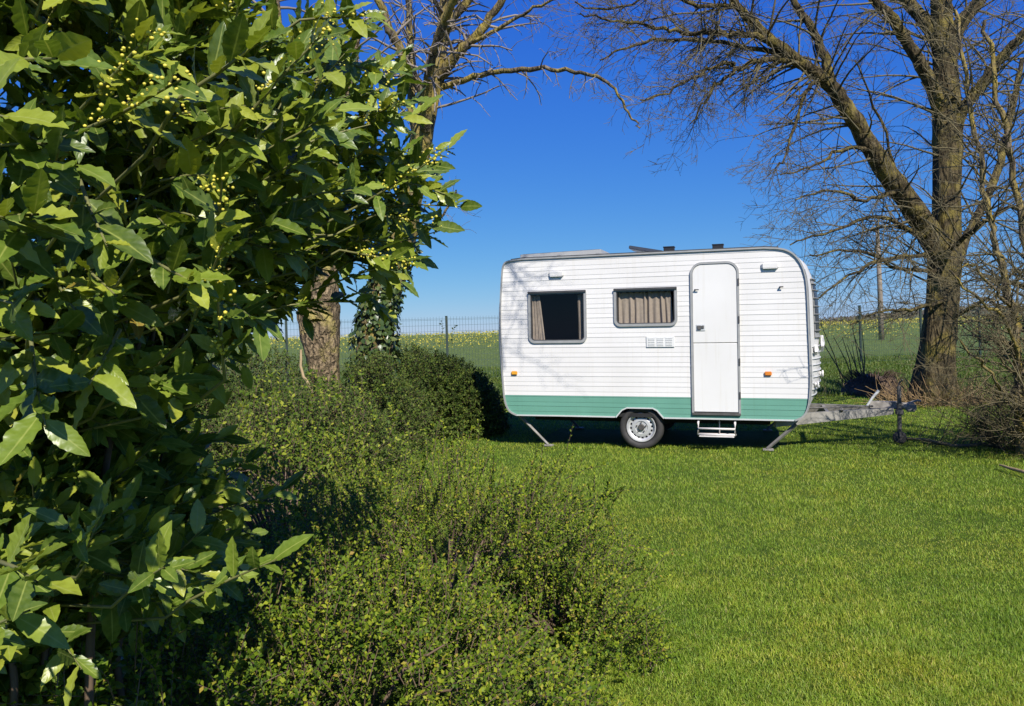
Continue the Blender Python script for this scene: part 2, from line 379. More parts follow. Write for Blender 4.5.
# ---- laurel in the left foreground
LC = np.array([-1.5, 2.2, 0.])
def laurel_R(z): return np.interp(z, [0, .3, .8, .93, 1.05, 1.15, 1.3, 1.42, 1.52, 1.62, 1.74, 1.9, 2.15, 2.4, 2.6, 2.75], [.12, .16, .24, .74, .77, .58, .55, .56, .62, .78, 1.06, 1.19, 1.22, 1.12, .9, .4])
def laurel():
    root = thing('laurel_shrub', 'tall glossy bay laurel with wavy leaves and yellow flower buds filling the left foreground', 'shrub', LC)
    n = 7600
    z = np.where(rng.uniform(0, 1, n) < .76, rng.uniform(1.42, 2.72, n), rng.uniform(.1, 1.42, n)); th = rng.uniform(-PI, PI, n)
    dirn = np.stack([np.cos(th), np.sin(th), np.zeros(n)], -1)
    face = dirn@norm(np.array([.75, -.66, 0]))
    k_ = rng.uniform(0, 1, n) < np.where(face > -.25, 1., .38); z, th, dirn = z[k_], th[k_], dirn[k_]; n = len(z)
    P0 = LC+dirn*laurel_R(z)[:, None]+np.array([0, 0, 1.])*z[:, None]
    lp = lump(P0, 4.2, 5)
    R = laurel_R(z)*(1+.11*lp)*(1-.62*rng.uniform(0, 1, n)**1.3)-.16
    P = LC+dirn*R[:, None]+np.array([0, 0, 1.])*z[:, None]
    D = norm(dirn*.9+np.array([0, 0, .45])+rng.normal(0, .45, (n, 3)))
    L = rng.uniform(.16, .30, n)
    ok = (lp > -.45+.35*(dirn@np.array([.93, -.37, 0]) > .55)) | (z < 1.45)
    P, D, L = P[ok], D[ok], L[ok]
    # long shoots that reach out of the crown
    ex = [((188, 335, 1.5), (222, 235, 1.33), .2), ((212, 265, 1.5), (229, 178, 1.36), .2), ((225, 380, 1.5), (214, 285, 1.33), .2), ((235, 130, 1.5), (318, 28, 1.42), .25), ((80, 110, 1.4), (150, 40, 1.25), .25),
          ((360, 205, 2.2), (440, 160, 2.05), .30), ((350, 120, 2.25), (405, 108, 2.1), .26), ((375, 215, 2.3), (436, 222, 2.2), .24), ((340, 250, 2.2), (408, 262, 2.1), .27),
          ((330, 60, 2.1), (385, 70, 2.0), .26), ((300, 20, 2.0), (372, 12, 1.95), .28), ((60, 140, 1.3), (185, 95, 1.12), .25), ((180, 98, 1.15), (262, 48, 1.1), .22), ((-40, 150, 1.15), (40, 135, 1.05), .2),
          ((190, 600, 1.75), (268, 556, 1.6), .24), ((130, 590, 1.6), (165, 560, 1.45), .2), ((90, 560, 1.55), (60, 530, 1.35), .2), ((140, 250, 1.4), (190, 290, 1.25), .22), ((120, 330, 1.35), (95, 380, 1.2), .2),
          ((210, 290, 1.55), (262, 318, 1.42), .2), ((80, 180, 1.3), (100, 250, 1.15), .2), ((30, 330, 1.3), (35, 420, 1.12), .2), ((-30, 215, 1.0), (35, 222, .92), .16)]
    for k in range(7):
        px_, py_ = rng.uniform(-20, 70), rng.uniform(20, 640); Y_ = rng.uniform(.95, 1.15)
        ex.append(((px_-rng.uniform(40, 90), py_+rng.uniform(-40, 60), Y_+.18), (px_, py_, Y_), .2))
    for k in range(12):
        px_, py_ = rng.uniform(-20, 215), rng.uniform(280, 415); Y_ = 1.12+.0022*px_+rng.uniform(0, .15)
        ex.append(((px_-rng.uniform(30, 70), py_-rng.uniform(-30, 60), Y_+.2), (px_, py_, Y_), .2))
    eP = np.array([at(*a) for a, b_, l in ex]); eD = np.array([at(*b_)-at(*a) for a, b_, l in ex]); eL = np.linalg.norm(eD, axis=1)
    p1 = sprays(P, D, L, 8, 1.0, .102, .42, 2.4, .25, .18)
    p2 = sprays(eP, eD, eL*1.02, 10, .85, .100, .35, 2.4, .2, .06)
    pos, ax, nr, sz = (np.concatenate([p1[q_], p2[q_]]) for q_ in range(4))
    cam = np.array([0, 0, EYE]); dist = np.linalg.norm(pos-cam, axis=1); ok = (dist > .82) & (pos[:, 2] > .03)
    pos, ax, nr, sz = pos[ok], ax[ok], nr[ok], sz[ok]
    h = rng.uniform(0, 1, len(pos)) < .5; wf = rng.uniform(.85, 1.25, len(pos))
    v, f, u = join([place_leaves(T_LAUREL, pos[h], ax[h], nr[h], sz[h], wf[h]), place_leaves(T_LAUREL2, pos[~h], ax[~h], nr[~h], sz[~h], wf[~h])])
    keep(link('foliage', np_mesh('foliage', v, f, u), M['leaf_laurel'], root, True))
    tb = TB()
    for p in p1[4]: tb.tube(p, np.array([.0032, .0026, .0014]), 4)
    for p in p2[4]:
        b0 = p[0]*.45+.55*np.array([LC[0], LC[1], p[0][2]-.25]); tb.tube([b0, p[0]*.8+b0*.2-np.array([0, 0, .03]), *p], np.array([.0036, .0036, .0036, .0030, .0016]), 6)
    keep(tb.build('twigs', M['stem'], root))
    tb = TB()
    for k in range(26):
        a = rng.uniform(-PI, PI); zt = rng.uniform(1.2, 2.6); rt = laurel_R(zt)*rng.uniform(.35, .62)
        b0 = LC+np.array([math.cos(a), math.sin(a), 0])*rng.uniform(.05, .3); tp = LC+np.array([math.cos(a)*rt, math.sin(a)*rt, zt])
        pts = [b0+(tp-b0)*t*np.array([t**.35 if t else 0, t**.35 if t else 0, 1])+rng.normal(0, .02, 3)*(t > 0) for t in np.linspace(0, 1, 7)]
        tb.tube(pts, np.linspace(.015, .004, 7), 6)
    keep(tb.build('stem', M['woody'], root))
    # flower buds: small clusters in the leaf axils of the outer shoots
    tips = np.concatenate([p1[4][:, 1], p1[4][:, 2]]); d2 = np.linalg.norm(tips[:, :2]-LC[:2], axis=1)
    out = (tips[:, 2] > 1.25) & (d2 > laurel_R(tips[:, 2])*.86) & (lump(tips, 3., 21) > .1) & (np.linalg.norm(tips-cam, axis=1) > .8)
    tips = tips[out][:230]
    tips = np.concatenate([tips] + [p2[4][:12, q_] for q_ in (1, 2)]+[p2[4][:12, 0]*.3+p2[4][:12, 1]*.7, p2[4][:12, 2]*.4+p2[4][:12, 1]*.6, p2[4][:12, 2]*.75+p2[4][:12, 1]*.25])
    bm = bmesh.new(); bmesh.ops.create_icosphere(bm, subdivisions=1, radius=1.); bm.verts.index_update()
    sv = np.array([v_.co for v_ in bm.verts]); sf = np.array([[v_.index for v_ in f_.verts] for f_ in bm.faces]); bm.free()
    C = (tips[:, None]+rng.normal(0, .013, (len(tips), 13, 3))).reshape(-1, 3); r_ = rng.uniform(.0018, .0044, len(C))
    vv = (C[:, None]+sv[None]*r_[:, None, None]).reshape(-1, 3); ff = (sf[None]+(np.arange(len(C))*len(sv))[:, None, None]).reshape(-1, 3)
    bo = keep(link('flower_buds', np_mesh('flower_buds', vv, ff), M['bud'], root, True)); bo['kind'] = 'stuff'
laurel()

# ---- leafy shrubs
def shrub(label, blobs, base, nsh, leaf, nl, mat, stemmat, extra=(), seed=3, shoot=(.18, .36), jit=.42, up=.65, opp=True, cut=-.3, amp=.27, name='small_leaved_shrub', cat='shrub', ls=5., depth=.45, tmpl=None):
    root = thing(name, label, cat, base)
    Ps, Ns = [], []
    for (c, r, frac) in blobs:
        p, nn = ellipsoid_shell(int(nsh*frac), np.array(c), np.array(r), .03, depth, seed, ls, cut, amp); Ps.append(p); Ns.append(nn)
    P = np.concatenate(Ps); N = np.concatenate(Ns); n = len(P)
    D = norm(N+np.array([0, 0, up])+rng.normal(0, .5, (n, 3))); L = rng.uniform(*shoot, n)
    P = P-D*L[:, None]*.6
    pr = [sprays(P, D, L, nl, 1.05, leaf, jit, 2.4, .15, .2, opp)]
    for pts, k in extra:
        pts = np.array(pts); seg = np.diff(pts, axis=0)
        pr.append(sprays(pts[:-1], seg, np.linalg.norm(seg, axis=1), k, 1.0, leaf*1.1, jit, 2.4, .05, .03, opp))
    pos, ax, nr, sz = (np.concatenate([p_[q_] for p_ in pr]) for q_ in range(4))
    ok = pos[:, 2] > .015; pos, ax, nr, sz = pos[ok], ax[ok], nr[ok], sz[ok]
    v, f, u = place_leaves(tmpl or T_SMALL, pos, ax, nr, sz, rng.uniform(.8, 1.3, len(pos)))
    keep(link('foliage', np_mesh('foliage', v, f, u), mat, root))
    tb = TB()
    for p_ in pr:
        for q_ in p_[4]: tb.tube(q_, np.array([.0024, .0018, .0009]), 3)
    for k in range(60):
        c, r, _ = blobs[k % len(blobs)]; c = np.array(c); r = np.array(r)
        d = norm(rng.normal(size=3)); d[2] = abs(d[2])*.8+.15; tp = c+d*r*.66; b0 = c+np.array([d[0]*r[0], d[1]*r[1], 0])*.15; b0[2] = 0
        mid = (b0+tp)/2+np.array([0, 0, .12])*r[2]
        tb.tube([b0, mid, tp], [.011, .008, .004], 5)
    keep(tb.build('stem', stemmat, root))
    return root
shrub('sprawling small-leaved green shrub whose long shoot reaches towards the caravan wheel',
      [((-.45, 4.6, 0), (1.10, 1.15, .84), .85), ((.20, 4.1, 0), (.46, .70, .36), .15)], (-.45, 4.6, 0), 2300, .0225, 28, M['leaf_small'], M['woody'],
      extra=[([at(500, 520, 4.7), at(540, 480, 4.6), at(566, 452, 4.55), at(574, 424, 4.5)], 12), ([at(430, 460, 4.7), at(436, 435, 4.7), at(442, 412, 4.7)], 14),
             ([at(455, 470, 4.8), at(468, 440, 4.8), at(474, 425, 4.8)], 14), ([at(600, 560, 4.4), at(630, 545, 4.4), at(652, 552, 4.4)], 14), ([at(560, 520, 4.6), at(600, 505, 4.6), at(622, 520, 4.6)], 14)], seed=7)
shrub('low rounded small-leaved shrub at the bottom edge, nearest the viewer',
      [((-.74, 3.0, 0), (.93, .95, .72), .74), ((-1.3, 2.65, 0), (.75, .75, .66), .26)], (-.72, 3.0, 0), 2300, .0225, 28, M['leaf_small'], M['woody'], seed=13)
shrub('upright loose shrub with pale green leaves between the laurel and the knobbly trunk',
      [((-1.75, 5.7, 0), (.95, .85, 1.05), 1.)], (-1.75, 5.7, 0), 620, .040, 13, M['leaf_pale'], M['woody'], seed=19,
      extra=[([at(262, 470, 5.2), at(268, 420, 5.2), at(262, 385, 5.2)], 10), ([at(230, 460, 5.2), at(240, 420, 5.2), at(246, 392, 5.2)], 10)], shoot=(.18, .34), ls=4.)
shrub('dense dark green rounded bush beside the left end of the caravan',
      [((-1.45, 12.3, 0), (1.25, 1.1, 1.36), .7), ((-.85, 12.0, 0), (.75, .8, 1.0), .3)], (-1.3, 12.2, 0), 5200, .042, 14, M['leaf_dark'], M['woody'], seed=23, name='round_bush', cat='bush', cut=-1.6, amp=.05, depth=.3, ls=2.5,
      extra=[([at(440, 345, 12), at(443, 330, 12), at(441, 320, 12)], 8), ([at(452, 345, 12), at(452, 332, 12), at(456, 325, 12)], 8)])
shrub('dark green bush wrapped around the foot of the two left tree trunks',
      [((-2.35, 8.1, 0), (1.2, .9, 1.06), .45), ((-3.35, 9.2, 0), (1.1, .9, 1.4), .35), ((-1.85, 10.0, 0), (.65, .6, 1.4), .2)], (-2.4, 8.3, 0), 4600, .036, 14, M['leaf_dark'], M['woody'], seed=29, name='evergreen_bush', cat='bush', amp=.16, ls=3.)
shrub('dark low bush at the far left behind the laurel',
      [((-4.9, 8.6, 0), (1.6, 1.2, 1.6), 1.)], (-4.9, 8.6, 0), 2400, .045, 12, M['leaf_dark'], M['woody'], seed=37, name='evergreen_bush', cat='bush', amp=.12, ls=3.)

# ------------------------------------------------------------------ bare trees
def wob(pts, k=5, amp=.015):
    """smooth a limb's guide points and give it small crooks"""
    pts = np.asarray(pts, float); n = len(pts); t = np.linspace(0, n-1, (n-1)*k+1)
    i = np.clip(t.astype(int), 0, n-2); f = (t-i)[:, None]
    p0 = pts[np.clip(i-1, 0, n-1)]; p1 = pts[i]; p2 = pts[i+1]; p3 = pts[np.clip(i+2, 0, n-1)]
    o = .5*((2*p1)+(-p0+p2)*f+(2*p0-5*p1+4*p2-p3)*f**2+(-p0+3*p1-3*p2+p3)*f**3)
    o[1:-1] += rng.normal(0, amp, (len(o)-2, 3)); return o, t
def guide(lst, r_px, k=5, amp=.012):
    """photo guide points (x, y, distance) with half widths in photo pixels -> path and radii"""
    pts = np.array([at(*p) for p in lst]); ra = np.array([r*p[2]/F for r, p in zip(r_px, lst)])
    path, t = wob(pts, k, amp); return path, np.interp(t, np.arange(len(lst)), ra)
class Twigs:
    def __init__(s, grav=-.02, bias=(0, 0, .25), rmin=.0022, kink=.22): s.tb = TB(); s.grav = np.array([0, 0, grav]); s.bias = np.array(bias); s.rmin = rmin; s.kink = kink; s.count = 0
    def grow(s, p, d, length, r, lvl, nchild):
        k = 7 if lvl > 1 else 5
        pts = [p]; dd = d.copy(); st = length/(k-1)
        for i in range(k-1):
            dd = norm(dd+rng.normal(0, s.kink, 3)*.6+s.grav*(i+1)); pts.append(pts[-1]+dd*st)
        pts = np.array(pts); rad = np.maximum(np.linspace(r, r*.35, k), s.rmin*.7)
        s.tb.tube(pts, rad, 5 if r > .012 else 3); s.count += 1
        if lvl <= 0: return
        for c in range(nchild):
            u = rng.uniform(.18, .98); i = min(int(u*(k-1)), k-2); f = u*(k-1)-i
            q = pts[i]*(1-f)+pts[i+1]*f; td = norm(pts[i+1]-pts[i])
            sd = norm(rng.normal(size=3)); sd = norm(sd-td*(sd@td))
            nd = norm(td*rng.uniform(.45, .9)+sd*rng.uniform(.5, 1.)+s.bias*.6)
            s.grow(q, nd, length*rng.uniform(.35, .62)*(1.1-.4*u), max(r*.5*(1-.4*u), s.rmin), lvl-1, max(2, int(nchild*.75)))
    def along(s, path, rad, per_m, length, lvl, nchild, start=.1, side=None, ang=1.):
        seg = np.linalg.norm(np.diff(path, axis=0), axis=1); cum = np.concatenate([[0], np.cumsum(seg)]); n = max(1, int(cum[-1]*per_m))
        for u in rng.uniform(start, 1, n)*cum[-1]:
            i = min(np.searchsorted(cum, u)-1, len(seg)-1); i = max(i, 0); f = (u-cum[i])/seg[i]
            q = path[i]*(1-f)+path[i+1]*f; td = norm(path[i+1]-path[i]); r = rad[i]
            sd = rng.normal(size=3)
            if side is not None: sd = sd*.75+np.asarray(side)
            sd = norm(sd-td*(sd@td))
            d = norm(td*rng.uniform(.2, .8)+sd*ang+s.bias*.6)
            s.grow(q+sd*r*.4, d, length*rng.uniform(.45, 1.25), np.clip(r*.35, s.rmin, .022), lvl, nchild)

def trunk_mesh(path, rad, m, parent, flare=.5, n=28, ridges=5, name='trunk', fh=.9, rough=.05):
    v, f = tube_arrays(path, rad, n); v = v.reshape(len(path), n, 3); c = path[:, None]
    z = (path[:, 2]-path[0, 2])[:, None]; a = np.arange(n)[None]*2*PI/n
    k = 1+flare*np.exp(-z/fh*2.2)*(.6+.4*np.cos(a*ridges+1.)+.25*np.cos(a*3+2.))+rough*np.cos(a*ridges+z*1.7)+rough*.8*np.sin(a*2+z*2.3)+rng.normal(0, rough*.35, (len(path), n))
    v = c+(v-c)*k[..., None]
    return keep(link(name, np_mesh(name, v.reshape(-1, 3), f), m, parent, True))
def limb(path, rad, m, parent, n=10, name='limb'):
    tb = TB(); tb.tube(path, rad*(1+rng.normal(0, .04, len(rad))), n); return keep(tb.build(name, m, parent))

def big_tree():
    D0 = 14.2
    root = thing('bare_tree', 'tall leafless tree with a thick dark trunk behind the caravan drawbar', 'tree', tuple(at(936, 404, D0)*[1, 1, 0]))
    tw = Twigs(-.012, (-.15, -.05, .12),  .0038, .14)
    P, R = guide([(935, 410, D0), (935, 385, D0), (938, 345, D0), (942, 300, D0), (945, 250, D0), (947, 200, D0), (948, 150, D0), (946, 100, D0), (944, 50, D0), (941, 0, D0), (938, -70, D0), (936, -160, D0)],
                 [20, 19, 16.5, 14.5, 14, 12.8, 13, 12.5, 11, 9, 7, 4], 5, .003)
    trunk_mesh(P, R, M['bark_dark'], root, .42, 32, 5)
    tw.along(P[14:], R[14:], 6, 1.7, 2, 4, 0, (-.5, -.25, 0))
    G = [([(941, 262, 14.2), (931, 236, 14.1), (900, 190, 13.8), (872, 150, 13.5), (850, 113, 13.3), (827, 82, 13.1), (800, 63, 12.9), (773, 41, 12.7), (750, 18, 12.5), (734, 0, 12.4), (712, -40, 12.2)], [12.5, 12, 10.5, 9, 8, 7.2, 6.2, 5.2, 4.5, 3.8, 2.6]),
         ([(829, 84, 13.1), (824, 58, 13.1), (811, 27, 13.2), (791, -5, 13.3), (770, -50, 13.4)], [5.5, 4.6, 4, 3.2, 2.2]),
         ([(948, 130, 14.2), (930, 82, 14.0), (909, 46, 13.8), (894, 20, 13.7), (873, -3, 13.6), (845, -50, 13.4)], [7.5, 6.5, 5.6, 5, 4.2, 2.6]),
         ([(950, 160, 14.2), (962, 112, 14.0), (983, 84, 13.8), (1003, 56, 13.6), (1030, 28, 13.4), (1070, -30, 13.2)], [7.2, 6.4, 5.6, 5, 4.2, 2.6]),
         ([(945, 60, 14.2), (932, 28, 14.3), (909, 3, 14.5), (880, -50, 14.8)], [8, 7, 6, 4]),
         ([(945, 70, 14.2), (960, 25, 14.4), (978, 0, 14.6), (1000, -60, 14.9)], [8, 7, 6, 4]),
         ([(946, 290, 14.2), (968, 235, 14.7), (990, 190, 15.2), (1010, 120, 15.8), (1022, 60, 16.2)], [5, 4.4, 3.8, 3, 2.2])]
    for g, r in G:
        p, ra = guide(g, r, 5, .014); limb(p, ra, M['bark_dark'], root)
        tw.along(p, ra, 6, 1.5, 2, 4, .12, (-.45, -.2, -.1))
    B = [([(803, 64, 12.9), (764, 59, 12.6), (741, 68, 12.4), (719, 82, 12.2), (705, 100, 12.1), (690, 124, 12.0)], 3.2, (-.2, 0, -.5)),
         ([(776, 42, 12.7), (737, 33, 12.3), (696, 34, 12.0), (664, 29, 11.8), (619, 20, 11.5), (580, 13, 11.3)], 3.2, (-.3, 0, .2)),
         ([(790, 55, 12.8), (735, 46, 12.9), (673, 40, 13.0), (628, 47, 13.1), (600, 60, 13.2)], 2.7, (-.3, 0, -.3)),
         ([(822, 80, 13.1), (809, 88, 12.9), (800, 109, 12.7), (787, 150, 12.4), (776, 170, 12.3)], 2.6, (0, 0, -.5)),
         ([(735, 64, 12.4), (722, 64, 12.2), (700, 75, 12.0), (660, 95, 11.8), (640, 100, 11.7)], 2.2, (-.2, 0, -.4)),
         ([(734, 3, 12.4), (700, 5, 12.0), (660, -8, 11.7), (610, 10, 11.4), (575, 2, 11.2)], 2.4, (-.2, 0, -.3)),
         ([(931, 240, 14.1), (877, 217, 13.4), (832, 231, 12.9), (790, 245, 12.6)], 2.6, (-.2, 0, 0)),
         ([(936, 255, 14.1), (890, 258, 13.2), (850, 275, 12.6), (815, 300, 12.2)], 2.4, (-.2, 0, 0)),
         ([(937, 270, 14.1), (900, 268, 13.6), (860, 250, 13.2), (810, 255, 12.8)], 2.4, (-.2, 0, .1)),
         ([(900, 190, 13.8), (865, 200, 13.2), (830, 190, 12.9), (795, 200, 12.6)], 2.3, (-.2, 0, 0)),
         ([(872, 150, 13.5), (840, 150, 13.0), (810, 168, 12.6), (780, 175, 12.4)], 2.2, (-.2, 0, -.2)),
         ([(945, 230, 14.2), (905, 190, 13.9), (880, 120, 13.8), (855, 60, 13.6)], 2.6, (-.2, 0, 0)),
         ([(944, 300, 14.0), (910, 310, 13.2), (880, 312, 12.7), (850, 325, 12.4)], 2.0, (-.2, 0, 0)),
         ([(950, 320, 14.0), (985, 300, 13.4), (1015, 310, 13.0), (1050, 300, 12.6)], 2.4, (.2, 0, 0)),
         ([(948, 250, 14.0), (980, 225, 13.2), (1015, 205, 12.6), (1060, 200, 12.2)], 2.8, (.2, 0, 0))]
    for g, r0, side in B:
        p, ra = guide(g, np.linspace(r0, .7, len(g)), 5, .02); limb(p, ra, M['bark_dark'], root, 6, 'branch')
        tw.along(p, ra, 15 if g[0][1] < 130 else 8, .85 if g[0][1] < 130 else 1.1, 2, 5 if g[0][1] < 130 else 4, .05, side, .8)
    o = keep(tw.tb.build('crown', M['twig_brown'], root)); print('big tree twigs', tw.count)
    # dry stalks and shoots round the foot stay with the tree they sprout from
    tb = TB(); b0 = at(938, 400, D0)
    for k in range(420):
        a = rng.uniform(0, 6.28); rr = rng.uniform(.35, 1.0); q = np.array([b0[0]+math.cos(a)*rr, b0[1]+math.sin(a)*rr*.8, 0])
        d = norm(np.array([math.cos(a)*.6, math.sin(a)*.5, rng.uniform(.1, 1.)])+rng.normal(0, .45, 3)); d[2] = abs(d[2]); l = rng.uniform(.2, .75)
        tb.tube([q, q+d*l*.5+rng.normal(0, .03, 3), q+d*l+np.array([0, 0, -.1*l])], [.007, .006, .003], 3)
    keep(tb.build('basal_shoots', M['drygrass'], root))
big_tree()

def ivy_tree():
    D0 = 10.6
    root = thing('bare_tree', 'leaning lichen-spotted tree with ivy on its lower trunk, left of the caravan', 'tree', tuple(at(368, 470, D0)*[1, 1, 0]))
    tw = Twigs(-.05, (0, -.05, .05), .003, .3)
    P, R = guide([(368, 440, D0), (370, 390, D0), (376, 330, D0), (388, 285, D0), (403, 238, D0), (412, 190, D0), (420, 146, D0), (430, 95, D0), (440, 48, D0), (445, 14, D0), (449, -40, D0), (452, -110, D0)],
                 [20, 19, 17, 15, 13, 12, 11, 9.5, 8, 7, 6, 4], 5, .003)
    trunk_mesh(P, R, M['bark_lichen'], root, .2, 24, 4)
    tw.along(P[30:], R[30:], 8, .9, 1, 4, 0, (.3, -.2, 0))
    G = [([(436, 84, 10.6), (444, 71, 10.5), (461, 51, 10.3), (478, 34, 10.2), (500, 3, 10.1), (525, -40, 10.0)], [7, 6, 5, 4.6, 3.8, 2.4]),
         ([(428, 105, 10.6), (407, 62, 10.5), (392, 35, 10.4), (385, 18, 10.4), (365, -30, 10.3)], [6, 5, 4.5, 4, 2.5]),
         ([(418, 150, 10.7), (411, 100, 10.8), (410, 50, 10.9), (409, 0, 11), (408, -60, 11)], [5, 4, 3.6, 3.2, 2.4]),
         ([(437, 50, 10.6), (450, 22, 10.4), (470, 0, 10.3), (490, -30, 10.2)], [5, 4.4, 3.6, 2.4]),
         ([(425, 130, 10.5), (440, 30, 9.6), (520, -110, 8.2), (620, -225, 6.6), (715, -262, 5.5)], [6, 4.2, 3.2, 2.6, 1.8])]
    for g, r in G:
        p, ra = guide(g, r, 5, .01); limb(p, ra, M['bark_lichen'], root)
        tw.along(p, ra, 6, .8, 1, 5, .1, (.3, 0, -.2))
    B = [([(440, 88, 10.6), (469, 78, 10.4), (497, 72, 10.2), (538, 68, 10.0), (570, 72, 9.8), (598, 77, 9.6), (617, 93, 9.5), (631, 115, 9.45), (640, 128, 9.4)], 3.3, (.1, 0, -.35), 5),
         ([(470, 43, 10.2), (497, 30, 10.0), (524, 14, 9.8), (551, 1, 9.6), (585, -20, 9.4)], 2.3, (.2, 0, -.2), 5),
         ([(405, 240, 10.5), (430, 228, 10.3), (450, 205, 10.2), (456, 190, 10.1)], 1.5, (.2, 0, -.3), 6)]
    for g, r0, side, pm in B:
        p, ra = guide(g, np.linspace(r0, .9, len(g)), 5, .015); limb(p, ra, M['bark_lichen'], root, 6, 'branch')
        tw.along(p, ra, pm, .45, 1, 4, .05, side, .8)
    # twiggy end of the limb that hangs over the lawn towards the viewer
    p, ra = guide(G[-1][0], G[-1][1], 5, .01); tw.along(p[-9:], ra[-9:]*1.1, 13, 1.1, 1, 7, 0, (.1, -.2, .1))
    tw.bias = np.array([.1, 0, -.35])
    tw.along(P[36:50], R[36:50], 22, .6, 0, 0, 0, (.4, -.2, -.4))
    keep(tw.tb.build('crown', M['twig_grey'], root)); print('ivy tree twigs', tw.count)
    # ivy
    iv = thing('ivy', 'dark ivy climbing the lower trunk of the leaning tree', 'climbing plant', tuple(P[0]*[1, 1, 0]))
    n = 3000; t = rng.uniform(0, 1, n)**1.2*19; i = t.astype(int); f = (t-i)[:, None]; c = P[i]*(1-f)+P[i+1]*f; r = R[i]
    a = rng.uniform(0, 6.28, n); o = np.stack([np.cos(a), np.sin(a), np.zeros(n)], -1)
    okk = lump(c+o*.3, 6, 3)+1.1-t*.05 > 0; c, o, r = c[okk], o[okk], r[okk]; n = len(c)
    v, f_, u = place_leaves(T_IVY, c+o*(r*1.08+rng.uniform(0, .07, n))[:, None], norm(np.array([0, 0, -.8])+o*.5+rng.normal(0, .5, (n, 3))), o+np.array([0, 0, .5])+rng.normal(0, .3, (n, 3)), rng.uniform(.05, .1, n))
    keep(link('foliage', np_mesh('foliage', v, f_, u), M['leaf_ivy'], iv, True))
    tb = TB()
    for k in range(9):
        a = rng.uniform(0, 6.28); pts = [P[q_]+np.array([math.cos(a+.1*q_), math.sin(a+.1*q_), 0])*R[q_]*1.07 for q_ in range(0, 19, 2)]
        tb.tube(pts, np.linspace(.014, .004, len(pts)), 5)
    keep(tb.build('stem', M['woody'], iv))
ivy_tree()

def pollard():
    D0 = 9.6
    root = thing('pollard_tree', 'gnarled pale-barked trunk with a knobbly waist, leftmost tree behind the laurel', 'tree', tuple(at(332, 470, D0)*[1, 1, 0]))
    P, R = guide([(338, 470, D0), (335, 420, D0), (327, 385, D0), (322, 350, D0), (319, 318, D0), (320, 298, D0), (322, 270, D0), (324, 230, D0), (320, 190, D0), (308, 150, D0), (294, 115, D0), (280, 60, D0), (270, -20, D0)],
                 [15, 14, 14, 17, 20, 18, 15, 13, 12, 11.5, 11, 9, 6], 5, .004)
    trunk_mesh(P, R, M['bark_grey'], root, .15, 26, 4, rough=.09)
    tw = Twigs(-.02, (0, 0, .2), .003, .25)
    for g, r in [([(310, 155, D0), (335, 120, 9.4), (352, 80, 9.2), (360, 20, 9.0)], [6, 5, 4, 3]), ([(320, 240, D0), (285, 200, 9.8), (250, 150, 10), (230, 80, 10.2)], [7, 5.5, 4.5, 3])]:
        p, ra = guide(g, r, 5, .01); limb(p, ra, M['bark_grey'], root); tw.along(p, ra, 7, .8, 1, 4)
    tw.along(P[40:], R[40:], 7, .8, 1, 4)
    # the dead stick that leans on the trunk foot
    keep(tw.tb.build('crown', M['twig_grey'], root))
pollard()
p, ra = guide([(301, 350, 8.7), (302, 372, 8.6), (312, 392, 8.5), (317, 420, 8.4), (314, 450, 8.3)], [1.2, 1.5, 1.7, 1.7, 1.5], 4, .006)
tb = TB(); tb.tube(p, ra, 6)
tag(tb.build('stick', M['pale_stick']), 'thin pale dead stick curving up in front of the knobbly trunk', 'stick')

